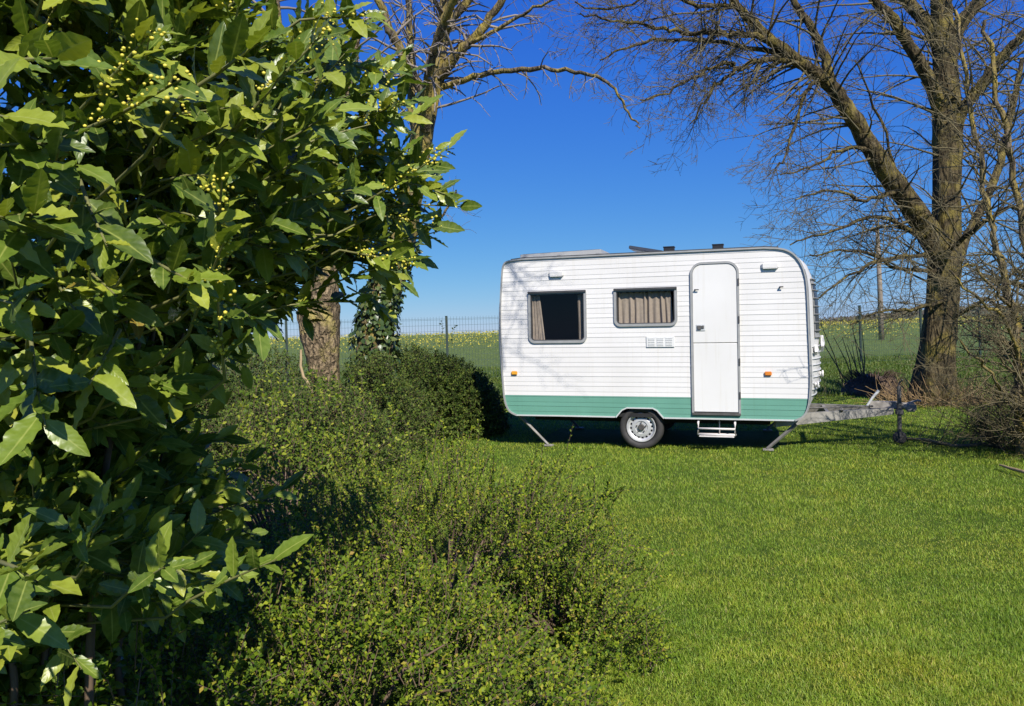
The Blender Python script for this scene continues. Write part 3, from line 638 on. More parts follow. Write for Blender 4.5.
def right_bush():
    D0 = 8.9
    root = thing('bare_shrub', 'leafless many-stemmed shrub with lichened stems at the right edge', 'shrub', (6.15, 8.9, 0))
    tw = Twigs(0, (-.1, -.1, .15), .0026, .25)
    base = np.array([6.45, 9.1, 0.])
    G = [([(1020, 455, 8.7), (1019, 400, 8.7), (1018, 364, 8.7), (1015, 318, 8.7), (1001, 268, 8.7), (991, 227, 8.8), (981, 163, 8.9), (968, 90, 9.0), (955, 10, 9.1)], [4.5, 4.2, 4, 3.6, 3.2, 2.9, 2.5, 2, 1.4]),
         ([(1040, 455, 8.9), (1036, 350, 8.9), (1026, 255, 8.9), (1011, 166, 9.0), (998, 100, 9.1), (985, 20, 9.2)], [4.6, 4, 3.5, 3, 2.6, 1.7]),
         ([(1045, 455, 9.2), (1060, 330, 9.3), (1055, 200, 9.4), (1040, 90, 9.5), (1030, 0, 9.6)], [4, 3.4, 3, 2.4, 1.7]),
         ([(1018, 318, 8.7), (1000, 296, 8.4), (975, 268, 8.1), (962, 262, 8.0)], [2, 1.7, 1.3, .9]),
         ([(1030, 450, 8.7), (1012, 400, 8.4), (990, 372, 8.2), (960, 340, 8.0)], [2.4, 2, 1.5, .9]),
         ([(1030, 440, 8.7), (1010, 330, 8.2), (980, 300, 8.0), (950, 270, 7.9)], [2, 1.7, 1.3, .8])]
    for g, r in G:
        p, ra = guide(g, r, 5, .02); limb(p, ra, M['bark_lichen'], root, 8, 'stem'); tw.along(p, ra, 15, .75, 2, 4, .1, (-.3, -.1, 0))
    for k in range(90):
        a = rng.uniform(0, 6.28); q = base+np.array([math.cos(a)*.25, math.sin(a)*.25, .03]); d = norm(np.array([math.cos(a)*.9-.25, math.sin(a)*.7-.1, rng.uniform(.3, 1.5)]))
        tw.grow(q, d, rng.uniform(.6, 1.3), .008, 2, 5)
    for k in range(150):
        a = rng.uniform(0, 6.28); q = base+np.array([math.cos(a)*.45-.2, math.sin(a)*.4, .02]); d = norm(np.array([math.cos(a)*.8, math.sin(a)*.7, rng.uniform(.5, 1.6)]))
        tw.grow(q, d, rng.uniform(.35, .8), .006, 1, 5)
    tw_shade = Twigs(0, (-.1, -.1, .15), .006, .25); tw_shade.tb = tw.tb  # unseen clump right of the frame, added to shade the lawn
    for k in range(190):
        q = np.array([6.9, 7.9, 0])+rng.normal(0, .42, 3)*[1, .8, 0]; d = norm(np.array([rng.normal(.1, .4), rng.normal(0, .35), rng.uniform(.6, 1.4)]))
        tw_shade.grow(q, d, rng.uniform(.8, 1.7), .012, 2, 5)
    keep(tw.tb.build('crown', M['twig_bush'], root)); print('bush twigs', tw.count)
right_bush()

# fallen branch, stick and sprouting stump
tw = Twigs(-.01, (0, 0, .1), .004, .2)
p, ra = guide([(905, 428, 9.9), (935, 438, 9.6), (965, 447, 9.3), (990, 446, 9.2), (1006, 450, 9.1)], [1.4, 1.8, 2.0, 1.6, 1.], 5, .012)
p[:, 2] = np.maximum(p[:, 2]*0+.035+.02*np.sin(np.arange(len(p))*.6), .02)
tw.tb.tube(p, ra, 6); tw.along(p, ra, 14, .45, 1, 3, .1, (0, 0, .5))
tag(tw.tb.build('fallen_branch', M['twig_bush']), 'fallen twiggy branch lying on the shaded grass below the bare shrub', 'branch')
tb = TB(); p, ra = guide([(1000, 470, 7.9), (1016, 478, 7.6), (1030, 484, 7.4)], [1., 1.8, 1.6], 5, .004); p[:, 2] = .045+ra; tb.tube(p, ra, 6)
tag(tb.build('stick', M['pale_stick']), 'short yellowish stick on the sunny lawn at the right edge', 'stick')
st = thing('stump', 'low grass-covered stump with thin upright shoots beside the fence post', 'stump', (7.75, 16.4, 0))
bm = bmesh.new(); bmesh.ops.create_icosphere(bm, subdivisions=4, radius=1.)
for v_ in bm.verts:
    n_ = v_.co.normalized(); k = 1+.10*math.sin(n_.x*7+1)*math.sin(n_.y*6)+rng.normal(0, .035)
    v_.co = Vector((n_.x*.62*k, n_.y*.5*k, max(n_.z*.42*k, -.05)))
me = bpy.data.meshes.new('mound'); bm.to_mesh(me); bm.free(); link('mound', me, M['stumpmat'], st, True)
tb = TB()
for k in range(9):
    a = rng.uniform(0, 6.28); x0 = -.35+rng.normal(0, .15); l = rng.uniform(.9, 1.5)
    d = np.array([rng.normal(-.25, .2), rng.normal(0, .15), 1]); q = np.array([x0, -.1+rng.normal(0, .15), .15])
    tb.tube([q, q+d*l*.5+rng.normal(0, .03, 3), q+d*l+rng.normal(0, .05, 3)], [.016, .012, .006], 5)
tb.build('shoots', M['twig_bush'], st)
tb = TB()
for k in range(260):
    a = rng.uniform(0, 6.28); rr = rng.uniform(.2, .62)
    q = np.array([math.cos(a)*rr, math.sin(a)*rr*.8, .42*math.sqrt(max(0, 1-(rr/.64)**2))]); d = np.array([math.cos(a), math.sin(a), .6])*rng.uniform(.1, .28)
    tb.tube([q, q+d*.6+np.array([0, 0, .05]), q+d-np.array([0, 0, .05])], [.006, .005, .002], 3)
tb.build('dry_stalks', M['stumpmat'], st)

# ------------------------------------------------------------------ fence, pole
fe = thing('mesh_fence', 'dark green welded wire fence on slim posts between lawn and field', 'fence', (FA[0], FA[1], 0))
fd = norm(FB-FA); step = np.linalg.norm(FB-FA)/6
FZ = 2.15
def fp(t, z): q_ = FA+fd*t; return np.array([q_[0], q_[1], z])
first = None
for k in range(-6, 13):
    t = k*step; mb = MB(); c_, s_ = fd
    mb.box(fp(t, FZ/2), (.07, .07, FZ), [[c_, -s_, 0], [s_, c_, 0], [0, 0, 1]], .006); mb.box(fp(t, FZ+.012), (.085, .085, .024), [[c_, -s_, 0], [s_, c_, 0], [0, 0, 1]], .006)
    keep(mb.build('post', M['post'], fe))
    if k == 12: continue
    tb = TB(); off = np.array([-s_, c_, 0])*-.045
    nv = 26
    for q_ in range(nv):
        tt = t+.04+(step-.08)*q_/(nv-1); tb.tube([fp(tt, .04)+off, fp(tt, FZ)+off], [.0032, .0032], 4)
    for zz in (.06, .26, .46, .66, .86, 1.06, 1.26, 1.46, 1.66, 1.86, 2.04, 2.08):
        tb.tube([fp(t+.02, zz)+off*1.1, fp(t+step-.02, zz)+off*1.1], [.0036, .0036], 4)
    keep(tb.build('mesh_panel', M['wire'], fe))
pb = at(881, 326, 52.); up_ = thing('utility_pole', 'plain weathered wooden pole standing in the yellow field', 'pole', (pb[0], pb[1], float(ground_z(pb[0], pb[1]))))
mb = MB(); mb.tube([(0, 0, -.2), (0, 0, 3.5), (-.06, 0, 7.55)], [.19, .165, .13], 14); mb.build('shaft', M['polewood'], up_, True)
mb = MB(); mb.lathe([(.0, .09), (.10, .07), (.145, .0), (.14, -.05)], (-.06, 0, 7.56), 2, 14); mb.build('cap', M['steel'], up_, True)
mb = MB(); mb.box((.02, -.17, 2.0), (.16, .02, .22), None, .004); mb.build('tag_plate', M['palealu'], up_)

# ------------------------------------------------------------------ caravan
O = np.array([-.149, 10.522, .453]); YAW, TILT = .321, -.014
dS = np.array([math.cos(YAW)*math.cos(TILT), -math.sin(YAW)*math.cos(TILT), math.sin(TILT)])
dU = np.array([-math.sin(TILT)*math.cos(YAW), math.sin(TILT)*math.sin(YAW), math.cos(TILT)]); dW = np.cross(dU, dS)
C0 = np.array([1.9, 1.0, -.427])                      # the thing's base in caravan coordinates
def W2(s, w_, z): return O+dS*s+dW*w_+dU*z
car = thing('caravan', 'small white touring caravan with a green lower band and door step on the lawn', 'caravan')
car.matrix_world = Matrix.Translation(W2(*C0)) @ Matrix(np.stack([dS, dW, dU], 1).tolist()).to_4x4()
def GZ(s, w_):
    """height of the lawn in caravan coordinates"""
    return -(O[2]+dS[2]*s)/dU[2]
class CB(MB):
    def build(s, name, mats, parent=car, smooth=False):
        s.v = [tuple(np.array(p)-C0) for p in s.v]; return super().build(name, mats, parent, smooth)
LP = [(.193, -.008), (.092, .045), (.036, .155), (.010, .334), (-.012, .75), (-.024, 1.165), (-.012, 1.58), (.014, 1.925), (.030, 2.035), (.07, 2.096), (.158, 2.118)]
RP = [(3.782, .0), (3.863, .042), (3.921, .129), (3.952, .276), (3.967, .557), (3.956, 1.106), (3.943, 1.594), (3.920, 1.79), (3.867, 1.939), (3.788, 2.041), (3.696, 2.096), (3.600, 2.118)]
def smoothp(P, k=4):
    o, t = wob(np.array([(a, 0, b_) for a, b_ in P]), k, 0); return [(a[0], a[2]) for a in o]
LPs, RPs = smoothp(LP), smoothp(RP)
def xL(z): return float(np.interp(z, [p[1] for p in LPs], [p[0] for p in LPs]))
def xR(z): return float(np.interp(z, [p[1] for p in RPs], [p[0] for p in RPs]))
TOPZ = 2.118
def rrect(s0, s1, z0, z1, rb, rt):
    def f(z):
        r = rb if z < z0+rb else rt if z > z1-rt else 0
        dz = (z0+rb-z) if z < z0+rb else (z-(z1-rt)) if z > z1-rt else 0
        ins = r-math.sqrt(max(0, r*r-dz*dz)) if r else 0
        return s0+ins, s1-ins
    return (z0, z1, f)
WIN1 = (.381, 1.199, .974, 1.679); WIN2 = (1.561, 2.389, 1.181, 1.682); DOOR = (2.552, 3.148, .034, 1.985)
ARCH = [(1.567, -.01), (1.648, .087), (1.714, .118), (2.05, .118), (2.105, .09), (2.193, -.01)]
def arch_f(z):
    return (float(np.interp(z, [-.01, .087, .118], [1.567, 1.648, 1.714])), float(np.interp(z, [-.01, .09, .118], [2.193, 2.105, 2.05])))
HOLES = [(-.02, .118, arch_f), rrect(WIN1[0]+.03, WIN1[1]-.03, WIN1[2]+.03, WIN1[3]-.03, .05, .02), rrect(WIN2[0]+.03, WIN2[1]-.03, WIN2[2]+.03, WIN2[3]-.03, .05, .02), rrect(DOOR[0]+.02, DOOR[1]-.02, DOOR[2]+.01, DOOR[3]-.02, .005, .13)]
def strips(z0, z1, zm):
    res = []; hs_ = sorted([h for h in HOLES if h[0] < zm < h[1]], key=lambda h: h[2](min(max(zm, h[0]), h[1]))[0])
    cur = (xL(z0), xL(z1))
    for h in hs_:
        a, b_ = h[2](min(max(z0, h[0]), h[1])), h[2](min(max(z1, h[0]), h[1]))
        res.append((cur[0], cur[1], a[0], b_[0])); cur = (a[1], b_[1])
    res.append((cur[0], cur[1], xR(z0), xR(z1))); return res
def siding(zlo, zhi, mat_, name, lap0=.0038):
    mb = CB(); z = zlo; k = 0; lap = lap0
    while z < zhi-1e-4:
        h = min((.056, .074)[k % 2], zhi-z); k += 1
        lap = lap0*(.65, 1.15, .8, 1.0, .7, 1.2)[k % 6]; n = 5; lev = [z+h*q_/n for q_ in range(n+1)]
        wv = [-.003-lap*(1-(q_/n)) for q_ in range(n+1)]
        for q_ in range(n):
            for (a0, a1, b0, b1) in strips(lev[q_], lev[q_+1], (lev[q_]+lev[q_+1])/2):
                if max(b0-a0, b1-a1) < 1e-3: continue
                mb.add([(a0, wv[q_], lev[q_]), (b0, wv[q_], lev[q_]), (b1, wv[q_+1], lev[q_+1]), (a1, wv[q_+1], lev[q_+1])], [(0, 1, 2, 3)])
        for (a0, a1, b0, b1) in strips(z, z, z+1e-4):        # underside of the lap
            if b0-a0 > 1e-3: mb.add([(a0, -.003, z), (b0, -.003, z), (b0, -.003-lap, z), (a0, -.003-lap, z)], [(0, 1, 2, 3)])
        z += h
    return mb.build(name, mat_)
siding(-.006, .268, M['green'], 'lower_panel'); siding(.268, TOPZ, M['white'], 'side_panel')
# outline, used by trims and shell
OUT = LPs+RPs[::-1]                                   # left edge up, roof, right edge down
TOPI = len(LPs)
def ribbon(mb, pts, w0, w1, half, closed=False):
    """flat bar of rectangular section along a path in the side's plane"""
    pts = np.array(pts); n = len(pts)
    t = np.gradient(pts, axis=0) if not closed else np.roll(pts, -1, 0)-np.roll(pts, 1, 0)
    t = norm(t); nn = np.stack([-t[:, 1], t[:, 0]], -1); a, b_ = pts+nn*half, pts-nn*half
    v = []
    for i in range(n): v += [(a[i][0], w0, a[i][1]), (a[i][0], w1, a[i][1]), (b_[i][0], w1, b_[i][1]), (b_[i][0], w0, b_[i][1])]
    f = []
    for i in range(n if closed else n-1):
        j = (i+1) % n
        for k in range(4): f.append((i*4+k, j*4+k, j*4+(k+1) % 4, i*4+(k+1) % 4))
    if not closed: f += [(0, 1, 2, 3), tuple((n-1)*4+k for k in (3, 2, 1, 0))]
    mb.add(v, f)
mb = CB(); ribbon(mb, LPs+[(s_, TOPZ+.012) for s_ in (.3, .8, 1.4, 2.2, 3.0, 3.45)]+RPs[::-1], -.028, .012, .010); mb.build('edge_trim', M['alu'])
mb = CB(); ribbon(mb, [(.15, TOPZ+.012), (.3, TOPZ+.026), (1.4, TOPZ+.026), (2.6, TOPZ+.026), (3.45, TOPZ+.026), (3.62, TOPZ+.012)], -.026, .02, .008); mb.build('awning_rail', M['rail'])
mb = CB(); ribbon(mb, [(.185, -.008), (.8, -.004), (1.555, -.004)], -.017, .012, .009); ribbon(mb, [(2.20, -.004), (3.0, -.002), (3.79, .0)], -.017, .012, .009)
ribbon(mb, ARCH, -.0175, .012, .008); mb.build('skirt_trim', M['palealu'])
# shell: roof, bowed ends and far side
WD = 2.02
def bow(w_, z, k):
    b_ = 1-abs(2*w_/WD-1)**3.2
    zz = np.interp(z, [0, .16, .4, .9, 1.5, 1.9, 2.1], [.05, .35, .95, 1., .95, .62, .1]); return k*b_*zz
mb = CB(); ws = np.concatenate([np.linspace(.0, .3, 8), np.linspace(.4, 1.6, 9), np.linspace(1.72, WD, 8)])
roofp = [(s_, TOPZ+.012*math.sin(PI*(s_-.16)/3.45)) for s_ in np.linspace(.3, 3.5, 9)]
loop = LPs+roofp+RPs[::-1]; nl = len(loop); v = []
for w_ in ws:
    for q_, (s_, z_) in enumerate(loop):
        g = -bow(w_, z_, .20) if q_ < len(LPs) else bow(w_, z_, .16) if q_ >= len(LPs)+len(roofp) else 0
        v.append((s_+g, w_, z_+(.03*math.sin(PI*w_/WD) if 1.9 < z_ else 0)))
f = [(i*nl+j, i*nl+j+1, (i+1)*nl+j+1, (i+1)*nl+j) for i in range(len(ws)-1) for j in range(nl-1)]
f.append(tuple((len(ws)-1)*nl+j for j in range(nl)))
m, nt, b = new_mat('white_ribbed_shell'); v_ = coord(nt); b.inputs['Base Color'].default_value = (.60, .595, .585, 1); b.inputs['Roughness'].default_value = .4
mb.add(v, f); shell = mb.build('shell', m, car, True)
wv = nt.nodes.new('ShaderNodeTexWave'); wv.bands_direction = 'Z'; wv.wave_profile = 'SAW'; wv.inputs['Scale'].default_value = 2.4; nt.links.new(v_, wv.inputs['Vector']); bump(nt, b, wv.outputs['Fac'], .5, .008)
# added near-black sheets put shade behind the windows; then the under floor
mb = CB(); mb.box((1.97, .95, 1.05), (3.7, .03, 1.95)); mb.box((1.97, .48, .35), (3.7, .9, .03)); mb.build('interior_shade_sheet', M['inside'])
mb = CB(); mb.box((2.0, 1.0, .02), (3.5, 1.94, .05)); mb.box((1.9, .55, -.07), (3.2, .06, .12)); mb.box((1.9, 1.5, -.07), (3.2, .06, .12)); mb.tube([(1.888, .1, -.145), (1.888, 1.9, -.145)], .04, 10)
mb.box((1.88, .34, .03), (.66, .03, .3)); mb.build('chassis', M['dark'])
# windows
def rpath(s0, s1, z0, z1, rb, rt, n=6):
    o = []
    for cx, cz, r, a0 in ((s0+rb, z0+rb, rb, PI), (s1-rb, z0+rb, rb, 1.5*PI), (s1-rt, z1-rt, rt, 0), (s0+rt, z1-rt, rt, .5*PI)):
        for q_ in range(n+1): a = a0+PI/2*q_/n; o.append((cx+r*math.cos(a), cz+r*math.sin(a)))
    return o
def window(WN, drapes):
    s0, s1, z0, z1 = WN; mb = CB(); ribbon(mb, rpath(s0+.02, s1-.02, z0+.02, z1-.02, .07, .02), -.026, .02, .017, True); fr = mb.build('window', M['alu'])
    mb = CB(); ribbon(mb, rpath(s0+.041, s1-.041, z0+.041, z1-.041, .055, .012), -.016, .02, .008, True); mb.box(((s0+s1)/2, -.034, z1-.012), (s1-s0-.01, .02, .03), None, .004); mb.build('gasket', M['rail'], fr)
    g = CB(); p_ = rpath(s0+.035, s1-.035, z0+.035, z1-.035, .06, .015); g.add([(a, -.004, b_) for a, b_ in p_], [tuple(range(len(p_)))]); g.build('pane', M['glass'], fr)
    for o_ in list(fr.children): o_.matrix_parent_inverse = Matrix.Identity(4)
    for (a0, a1, b0, b1, ztop, wv_) in drapes:
        n = 90; v = []
        for k in range(13):
            t = k/12; z = ztop-(ztop-z0-.02)*t; l = a0+(b0-a0)*t; r = a1+(b1-a1)*t
            for q_ in range(n+1): u_ = q_/n; v.append((l+(r-l)*u_, .05+wv_*(.6+.4*math.sin(u_*23+1))*math.sin(u_*(a1-a0)*95+1.3*math.sin(u_*13)+.4*math.sin(t*3+u_*9))+.006*math.sin(u_*57+t*2), z+(.012*math.sin(u_*(a1-a0)*75) if k == 0 else 0)))
        f = [(k*(n+1)+q_, k*(n+1)+q_+1, (k+1)*(n+1)+q_+1, (k+1)*(n+1)+q_) for k in range(12) for q_ in range(n)]
        c_ = CB(); c_.add(v, f); c_.build('curtain', M['curtain'], car, True)
window(WIN1, [(.40, .53, .40, .60, 1.63, .014), (1.06, 1.17, 1.075, 1.17, 1.64, .014)])
window(WIN2, [(1.585, 2.30, 1.585, 2.32, 1.635, .018)])
# door
s0, s1, z0, z1 = DOOR
mb = CB(); p_ = rpath(s0+.026, s1-.026, z0+.05, z1-.026, .006, .125, 8); sp_z = .958
lo = [p for p in p_ if p[1] < sp_z-.02]; n = len(p_)
def slab(pts, w0, w1, b_=.006):
    pts = np.array(pts); c_ = pts.mean(0); inn = c_+(pts-c_)*(1-b_/np.maximum(np.abs(pts-c_).max(1, keepdims=True), .05)); k = len(pts)
    v = [(a, w0+b_, z) for a, z in pts]+[(a, w0, z) for a, z in inn]+[(a, w1, z) for a, z in pts]
    mb.add(v, [tuple(range(k, 2*k))]+[(i, (i+1) % k, k+(i+1) % k, k+i) for i in range(k)]+[(2*k+i, 2*k+(i+1) % k, (i+1) % k, i) for i in range(k)])
a0, a1 = s0+.026, s1-.026
slab([(a0, z0+.05), (a1, z0+.05), (a1, sp_z-.003), (a0, sp_z-.003)], -.018, .01)
slab([(a0, sp_z+.003), (a1, sp_z+.003)]+[p for p in p_ if p[1] > sp_z], -.018, .01)
dr = mb.build('door', M['door'])
def sub(mb, name, m_, par, smooth=False):
    o_ = mb.build(name, m_, par, smooth); return o_
mb = CB(); ribbon(mb, [(s0+.012, z0+.03)]+rpath(s0+.012, s1-.012, z0-.5, z1-.012, .01, .135, 8)[14:][::-1][:18]+[(s1-.012, z0+.03)] if False else [(s0+.012, z0+.02), (s0+.012, .6), (s0+.012, 1.2), (s0+.012, 1.75)]+[(s0+.147-.135*math.cos(a), z1-.147+.135*math.sin(a)) for a in np.linspace(0, PI/2, 9)]+[(s1-.147+.135*math.sin(a), z1-.147+.135*math.cos(a)) for a in np.linspace(0, PI/2, 9)]+[(s1-.012, 1.75), (s1-.012, 1.2), (s1-.012, .6), (s1-.012, z0+.02)], -.028, .01, .0135)
sub(mb, 'door_frame', M['alu'], dr)
mb = CB(); mb.box(((s0+s1)/2, -.014, z0+.026), (s1-s0, .05, .032), None, .004); sub(mb, 'door_sill', M['steel'], dr)
for zz in (.3, .72, 1.25, 1.72):
    mb = CB(); mb.box((s1-.006, -.034, zz), (.018, .012, .09), None, .003); sub(mb, 'hinge', M['steel'], dr)
mb = CB(); mb.box((2.675, -.021, 1.155), (.115, .012, .085), None, .005); sub(mb, 'handle_plate', M['palealu'], dr)
mb = CB(); mb.box((2.655, -.031, 1.155), (.05, .014, .055), None, .004); mb.box((2.70, -.032, 1.162), (.03, .01, .04), None, .003); sub(mb, 'handle', M['steel'], dr)
mb = CB(); mb.tube([(2.612, -.02, 1.637), (2.612, -.045, 1.637)], .011, 8); mb.box((2.635, -.045, 1.637), (.05, .012, .014), None, .003); sub(mb, 'door_catch', M['steel'], dr)
# small fittings
mb = CB(); mb.tube([(3.632, -.006, 1.641), (3.632, -.04, 1.641)], .011, 8); mb.box((3.648, -.04, 1.641), (.045, .012, .016), None, .003); mb.build('door_retainer', M['steel'])
for (s_, z_) in ((.79, 1.912), (3.52, 1.91)):
    mb = CB(); mb.box((s_, -.02, z_), (.20, .04, .075), None, .012); mb.box((s_, -.030, z_-.035), (.17, .03, .012), None, .003); mb.build('vent_lid', M['white'])
for (s_, z_, mm) in ((.172, .572, 'amber'), (3.478, .574, 'orange')):
    mb = CB(); mb.box((s_, -.022, z_), (.085, .022, .052), None, .008); l_ = mb.build('marker_light', M[mm])
mb = CB(); mb.box((2.163, -.012, .981), (.365, .014, .145), None, .006)
for q_ in range(3):
    for r_ in range(5): mb.box((2.05+.112*q_, -.0225, .937+.022*r_), (.084, .005, .012), None, .001)
mb.build('fridge_grille', M['vent'])
# roof gear
mb = CB(); R0 = Matrix.Rotation(-math.atan2(.02, 1.1), 3, 'Y')
mb.box((.81, .52, 2.186), (1.14, .80, .062), R0, .004)
sol = mb.build('solar_panel', M['panelframe'])
mb = CB(); mb.box((.81, .52, 2.220), (1.08, .74, .006), R0); sub(mb, 'solar_cells', M['solar'], sol)
mb = CB()
for s_ in (.3, .8, 1.33): mb.box((s_, .5, 2.143), (.05, .8, .05))
sub(mb, 'panel_rail', M['rail'], sol)
mb = CB(); mb.box((1.93, .62, 2.222), (.46, .44, .045), Matrix.Rotation(.2, 3, 'Y'), .006); ht = mb.build('roof_hatch', M['hatch'])
mb = CB(); mb.box((1.96, .62, 2.145), (.46, .46, .04), None, .008); sub(mb, 'hatch_frame', M['rail'], ht)
for s_ in (2.26, 2.885):
    mb = CB(); mb.box((s_, .28, 2.172), (.135, .12, .10), None, .006); mb.box((s_, .28, 2.225), (.15, .135, .014), None, .004); mb.build('roof_vent', M['black'])
# front end: window, locker, lamps
def fx(w_, z): return xR(z)+bow(w_, z, .16)
mb = CB()
def front_patch(w0, w1, z0, z1, off, nw=14, nz=10):
    v = []; f = []
    for a in np.linspace(w0, w1, nw+1):
        for z in np.linspace(z0, z1, nz+1): v.append((fx(a, z)+off, a, z))
    for i in range(nw):
        for j in range(nz): q = i*(nz+1)+j; f.append((q, q+1, q+nz+2, q+nz+1))
    mb.add(v, f)
front_patch(.16, WD-.16, 1.02, 1.74, .008); fw = mb.build('front_window', M['alu'], car, True)
mb = CB(); front_patch(.21, WD-.21, 1.07, 1.69, .012); sub(mb, 'front_pane', M['hatch'], fw, True)
mb = CB()
for z_ in (1.02, 1.10, 1.20, 1.30, 1.40, 1.50, 1.60, 1.68, 1.74): mb.tube([(fx(a, z_)+.02, a, z_) for a in np.linspace(.15, WD-.15, 14)], .010 if z_ in (1.02, 1.74) else .006, 6)
sub(mb, 'front_window_bar', M['alu'], fw)
mb = CB()
for z_ in np.arange(.30, .93, .075): mb.tube([(fx(a, z_)+.008, a, z_) for a in np.linspace(.06, WD-.06, 16)], .007, 6)
mb.build('front_rib', M['palealu'])
def star(c, r, name):
    mb = CB(); n = 4; v = []
    for k in range(2*n): a = PI*k/n+.3; rr = r if k % 2 == 0 else r*.42; v.append((c[0], c[1]+rr*math.cos(a), c[2]+rr*math.sin(a)))
    m_ = len(v); v2 = [(x+.03, y, z) for x, y, z in v]; mb.add(v+v2+[(c[0]+.05, c[1], c[2])], [(i, (i+1) % m_, m_+(i+1) % m_, m_+i) for i in range(m_)]+[(m_+i, m_+(i+1) % m_, 2*m_) for i in range(m_)])
    return mb.build(name, M['white'])
star((fx(.45, .93)+.02, .45, .93), .11, 'front_star_knob'); star((fx(.10, .86)+.015, .10, .86), .07, 'front_star_knob')
for (w_, z_) in ((.40, .55), (.13, .43)):
    mb = CB(); xx = fx(w_, z_); mb.tube([(xx, w_, z_), (xx+.035, w_, z_)], .03, 12); mb.tube([(xx+.03, w_, z_), (xx+.05, w_, z_)], .045, 14); mb.build('front_lamp', M['white'], car, True)
mb = CB(); ribbon(mb, [(xR(z)+.012, z) for z in np.linspace(.12, 1.85, 20)], -.028, .035, .006); mb.build('corner_trim', M['alu'])
# wheels
def wheel(w0, sgn):
    c = (1.888, w0, -.142); mb = CB()
    tp = [(.190, .05), (.205, -.012), (.23, -.026), (.262, -.024), (.280, -.008), (.287, .015), (.289, .05), (.289, .12), (.284, .15), (.262, .172), (.22, .175), (.19, .15)]
    tp = [(r, h*sgn) for r, h in tp]; mb.lathe(tp, c, 1, 56, True); ty = mb.build('wheel', M['tyre'], car, True)
    mb = CB(); n = 64
    rings = [(.193, .0), (.190, -.008), (.180, -.008), (.174, .006), (.166, .022), (.150, .030), (.128, .022), (.118, .012), (.085, .008), (.078, .018), (.055, .018), (.0, .018)]
    v = []; f = []
    for r, h in rings:
        for k in range(n): a = 2*PI*k/n; v.append((c[0]+r*math.cos(a), c[1]+h*sgn, c[2]+r*math.sin(a)))
    for q_ in range(len(rings)-1):
        for k in range(n):
            if rings[q_][0] == .150 and k % 4 in (0, 1): continue    # slots round the disc
            f.append((q_*n+k, q_*n+(k+1) % n, (q_+1)*n+(k+1) % n, (q_+1)*n+k))
    mb.add(v, f); sub(mb, 'rim', M['rim'], ty)
    mb = CB(); mb.lathe([(.0, -.012), (.034, -.012), (.042, .0), (.044, .03)] if sgn > 0 else [(.0, .012), (.034, .012), (.042, 0), (.044, -.03)], c, 1, 20)
    for k in range(5):
        a = 2*PI*k/5+PI/2; x_, z_ = c[0]+.062*math.cos(a), c[2]+.062*math.sin(a); mb.tube([(x_, c[1]+.025*sgn, z_), (x_, c[1]-.002*sgn, z_)], .010, 6)
    sub(mb, 'hub_cap', M['hub'], ty)
    mb = CB(); mb.lathe([(.17, .06*sgn), (.16, .05*sgn), (.0, .05*sgn)], c, 1, 24); sub(mb, 'brake_drum', M['dark'], ty)
wheel(.05, 1); wheel(WD-.05, -1)
# corner steadies
for (sa, za, sb, w_) in ((.20, -.03, .60, .10), (3.80, -.06, 3.455, .10), (.20, -.03, .60, WD-.1), (3.80, -.06, 3.455, WD-.1)):
    zb = GZ(sb, w_); mb = CB(); mb.tube([(sa, w_, za), (sb, w_, zb+.03)], [.024, .019], 4); lg = mb.build('corner_steady', M['steady'])
    mb = CB(); mb.box((sb+.01, w_, zb+.018), (.13, .10, .022), None, .005); sub(mb, 'foot_plate', M['weathered'], lg)
# folding step
mb = CB(); a, b_ = 2.625, 3.075
for s_ in (a, b_): mb.tube([(s_, .12, -.02), (s_, -.02, -.05), (s_, -.03, -.20), (s_, .12, -.215)], .013, 8)
for (w_, z_) in ((-.03, -.125), (-.03, -.20), (.12, -.215)): mb.tube([(a, w_, z_), (b_, w_, z_)], .013, 8)
mb.tube([(2.88, .10, -.02), (2.88, .1, -.2)], .008, 6)
stp = mb.build('door_step', M['step'], car, True)
mb = CB(); mb.box(((a+b_)/2, .045, -.222), (b_-a-.02, .19, .018), None, .004); sub(mb, 'tread', M['step'], stp)
# drawbar
def beam(pa, pb_, ha, hb, th=.05):
    pa, pb_ = np.array(pa), np.array(pb_); t = norm((pb_-pa)*[1, 1, 0]); n_ = np.array([-t[1], t[0], 0])*th/2
    v = [pa-n_, pa+n_, pa+n_+[0, 0, ha], pa-n_+[0, 0, ha], pb_-n_, pb_+n_, pb_+n_+[0, 0, hb], pb_-n_+[0, 0, hb]]
    mb.add(v, [(0, 3, 2, 1), (4, 5, 6, 7), (0, 1, 5, 4), (1, 2, 6, 5), (2, 3, 7, 6), (3, 0, 4, 7)])
mb = CB(); beam((3.55, .22, -.115), (5.0, .93, -.005), .155, .085); beam((3.55, WD-.22, -.115), (5.0, WD-.93, -.005), .155, .085); mb.box((4.2, 1.01, .02), (.04, .9, .05)); db = mb.build('drawbar', M['galv'])
mb = CB(); mb.box((4.92, 1.0, .105), (.40, .12, .10), None, .015); mb.tube([(4.72, 1.0, .10), (5.22, 1.0, .095)], .045, 12); mb.box((5.22, 1.0, .08), (.13, .10, .11), None, .02); mb.tube([(5.18, 1., .13), (5.30, 1.0, .17), (5.34, 1.0, .165)], .014, 8); sub(mb, 'coupling', M['weathered'], db)
mb = CB(); mb.tube([(4.70, .92, .10), (4.76, .92, .20), (4.84, .92, .30)], [.016, .016, .02], 8); sub(mb, 'brake_lever', M['palealu'], db)
mb = CB(); mb.tube([(3.7, .30, .11), (4.75, .78, .11)], .011, 8); mb.tube([(4.36, .60, .06), (4.36, .56, .09)], .022, 8); sub(mb, 'cable', M['steel'], db)
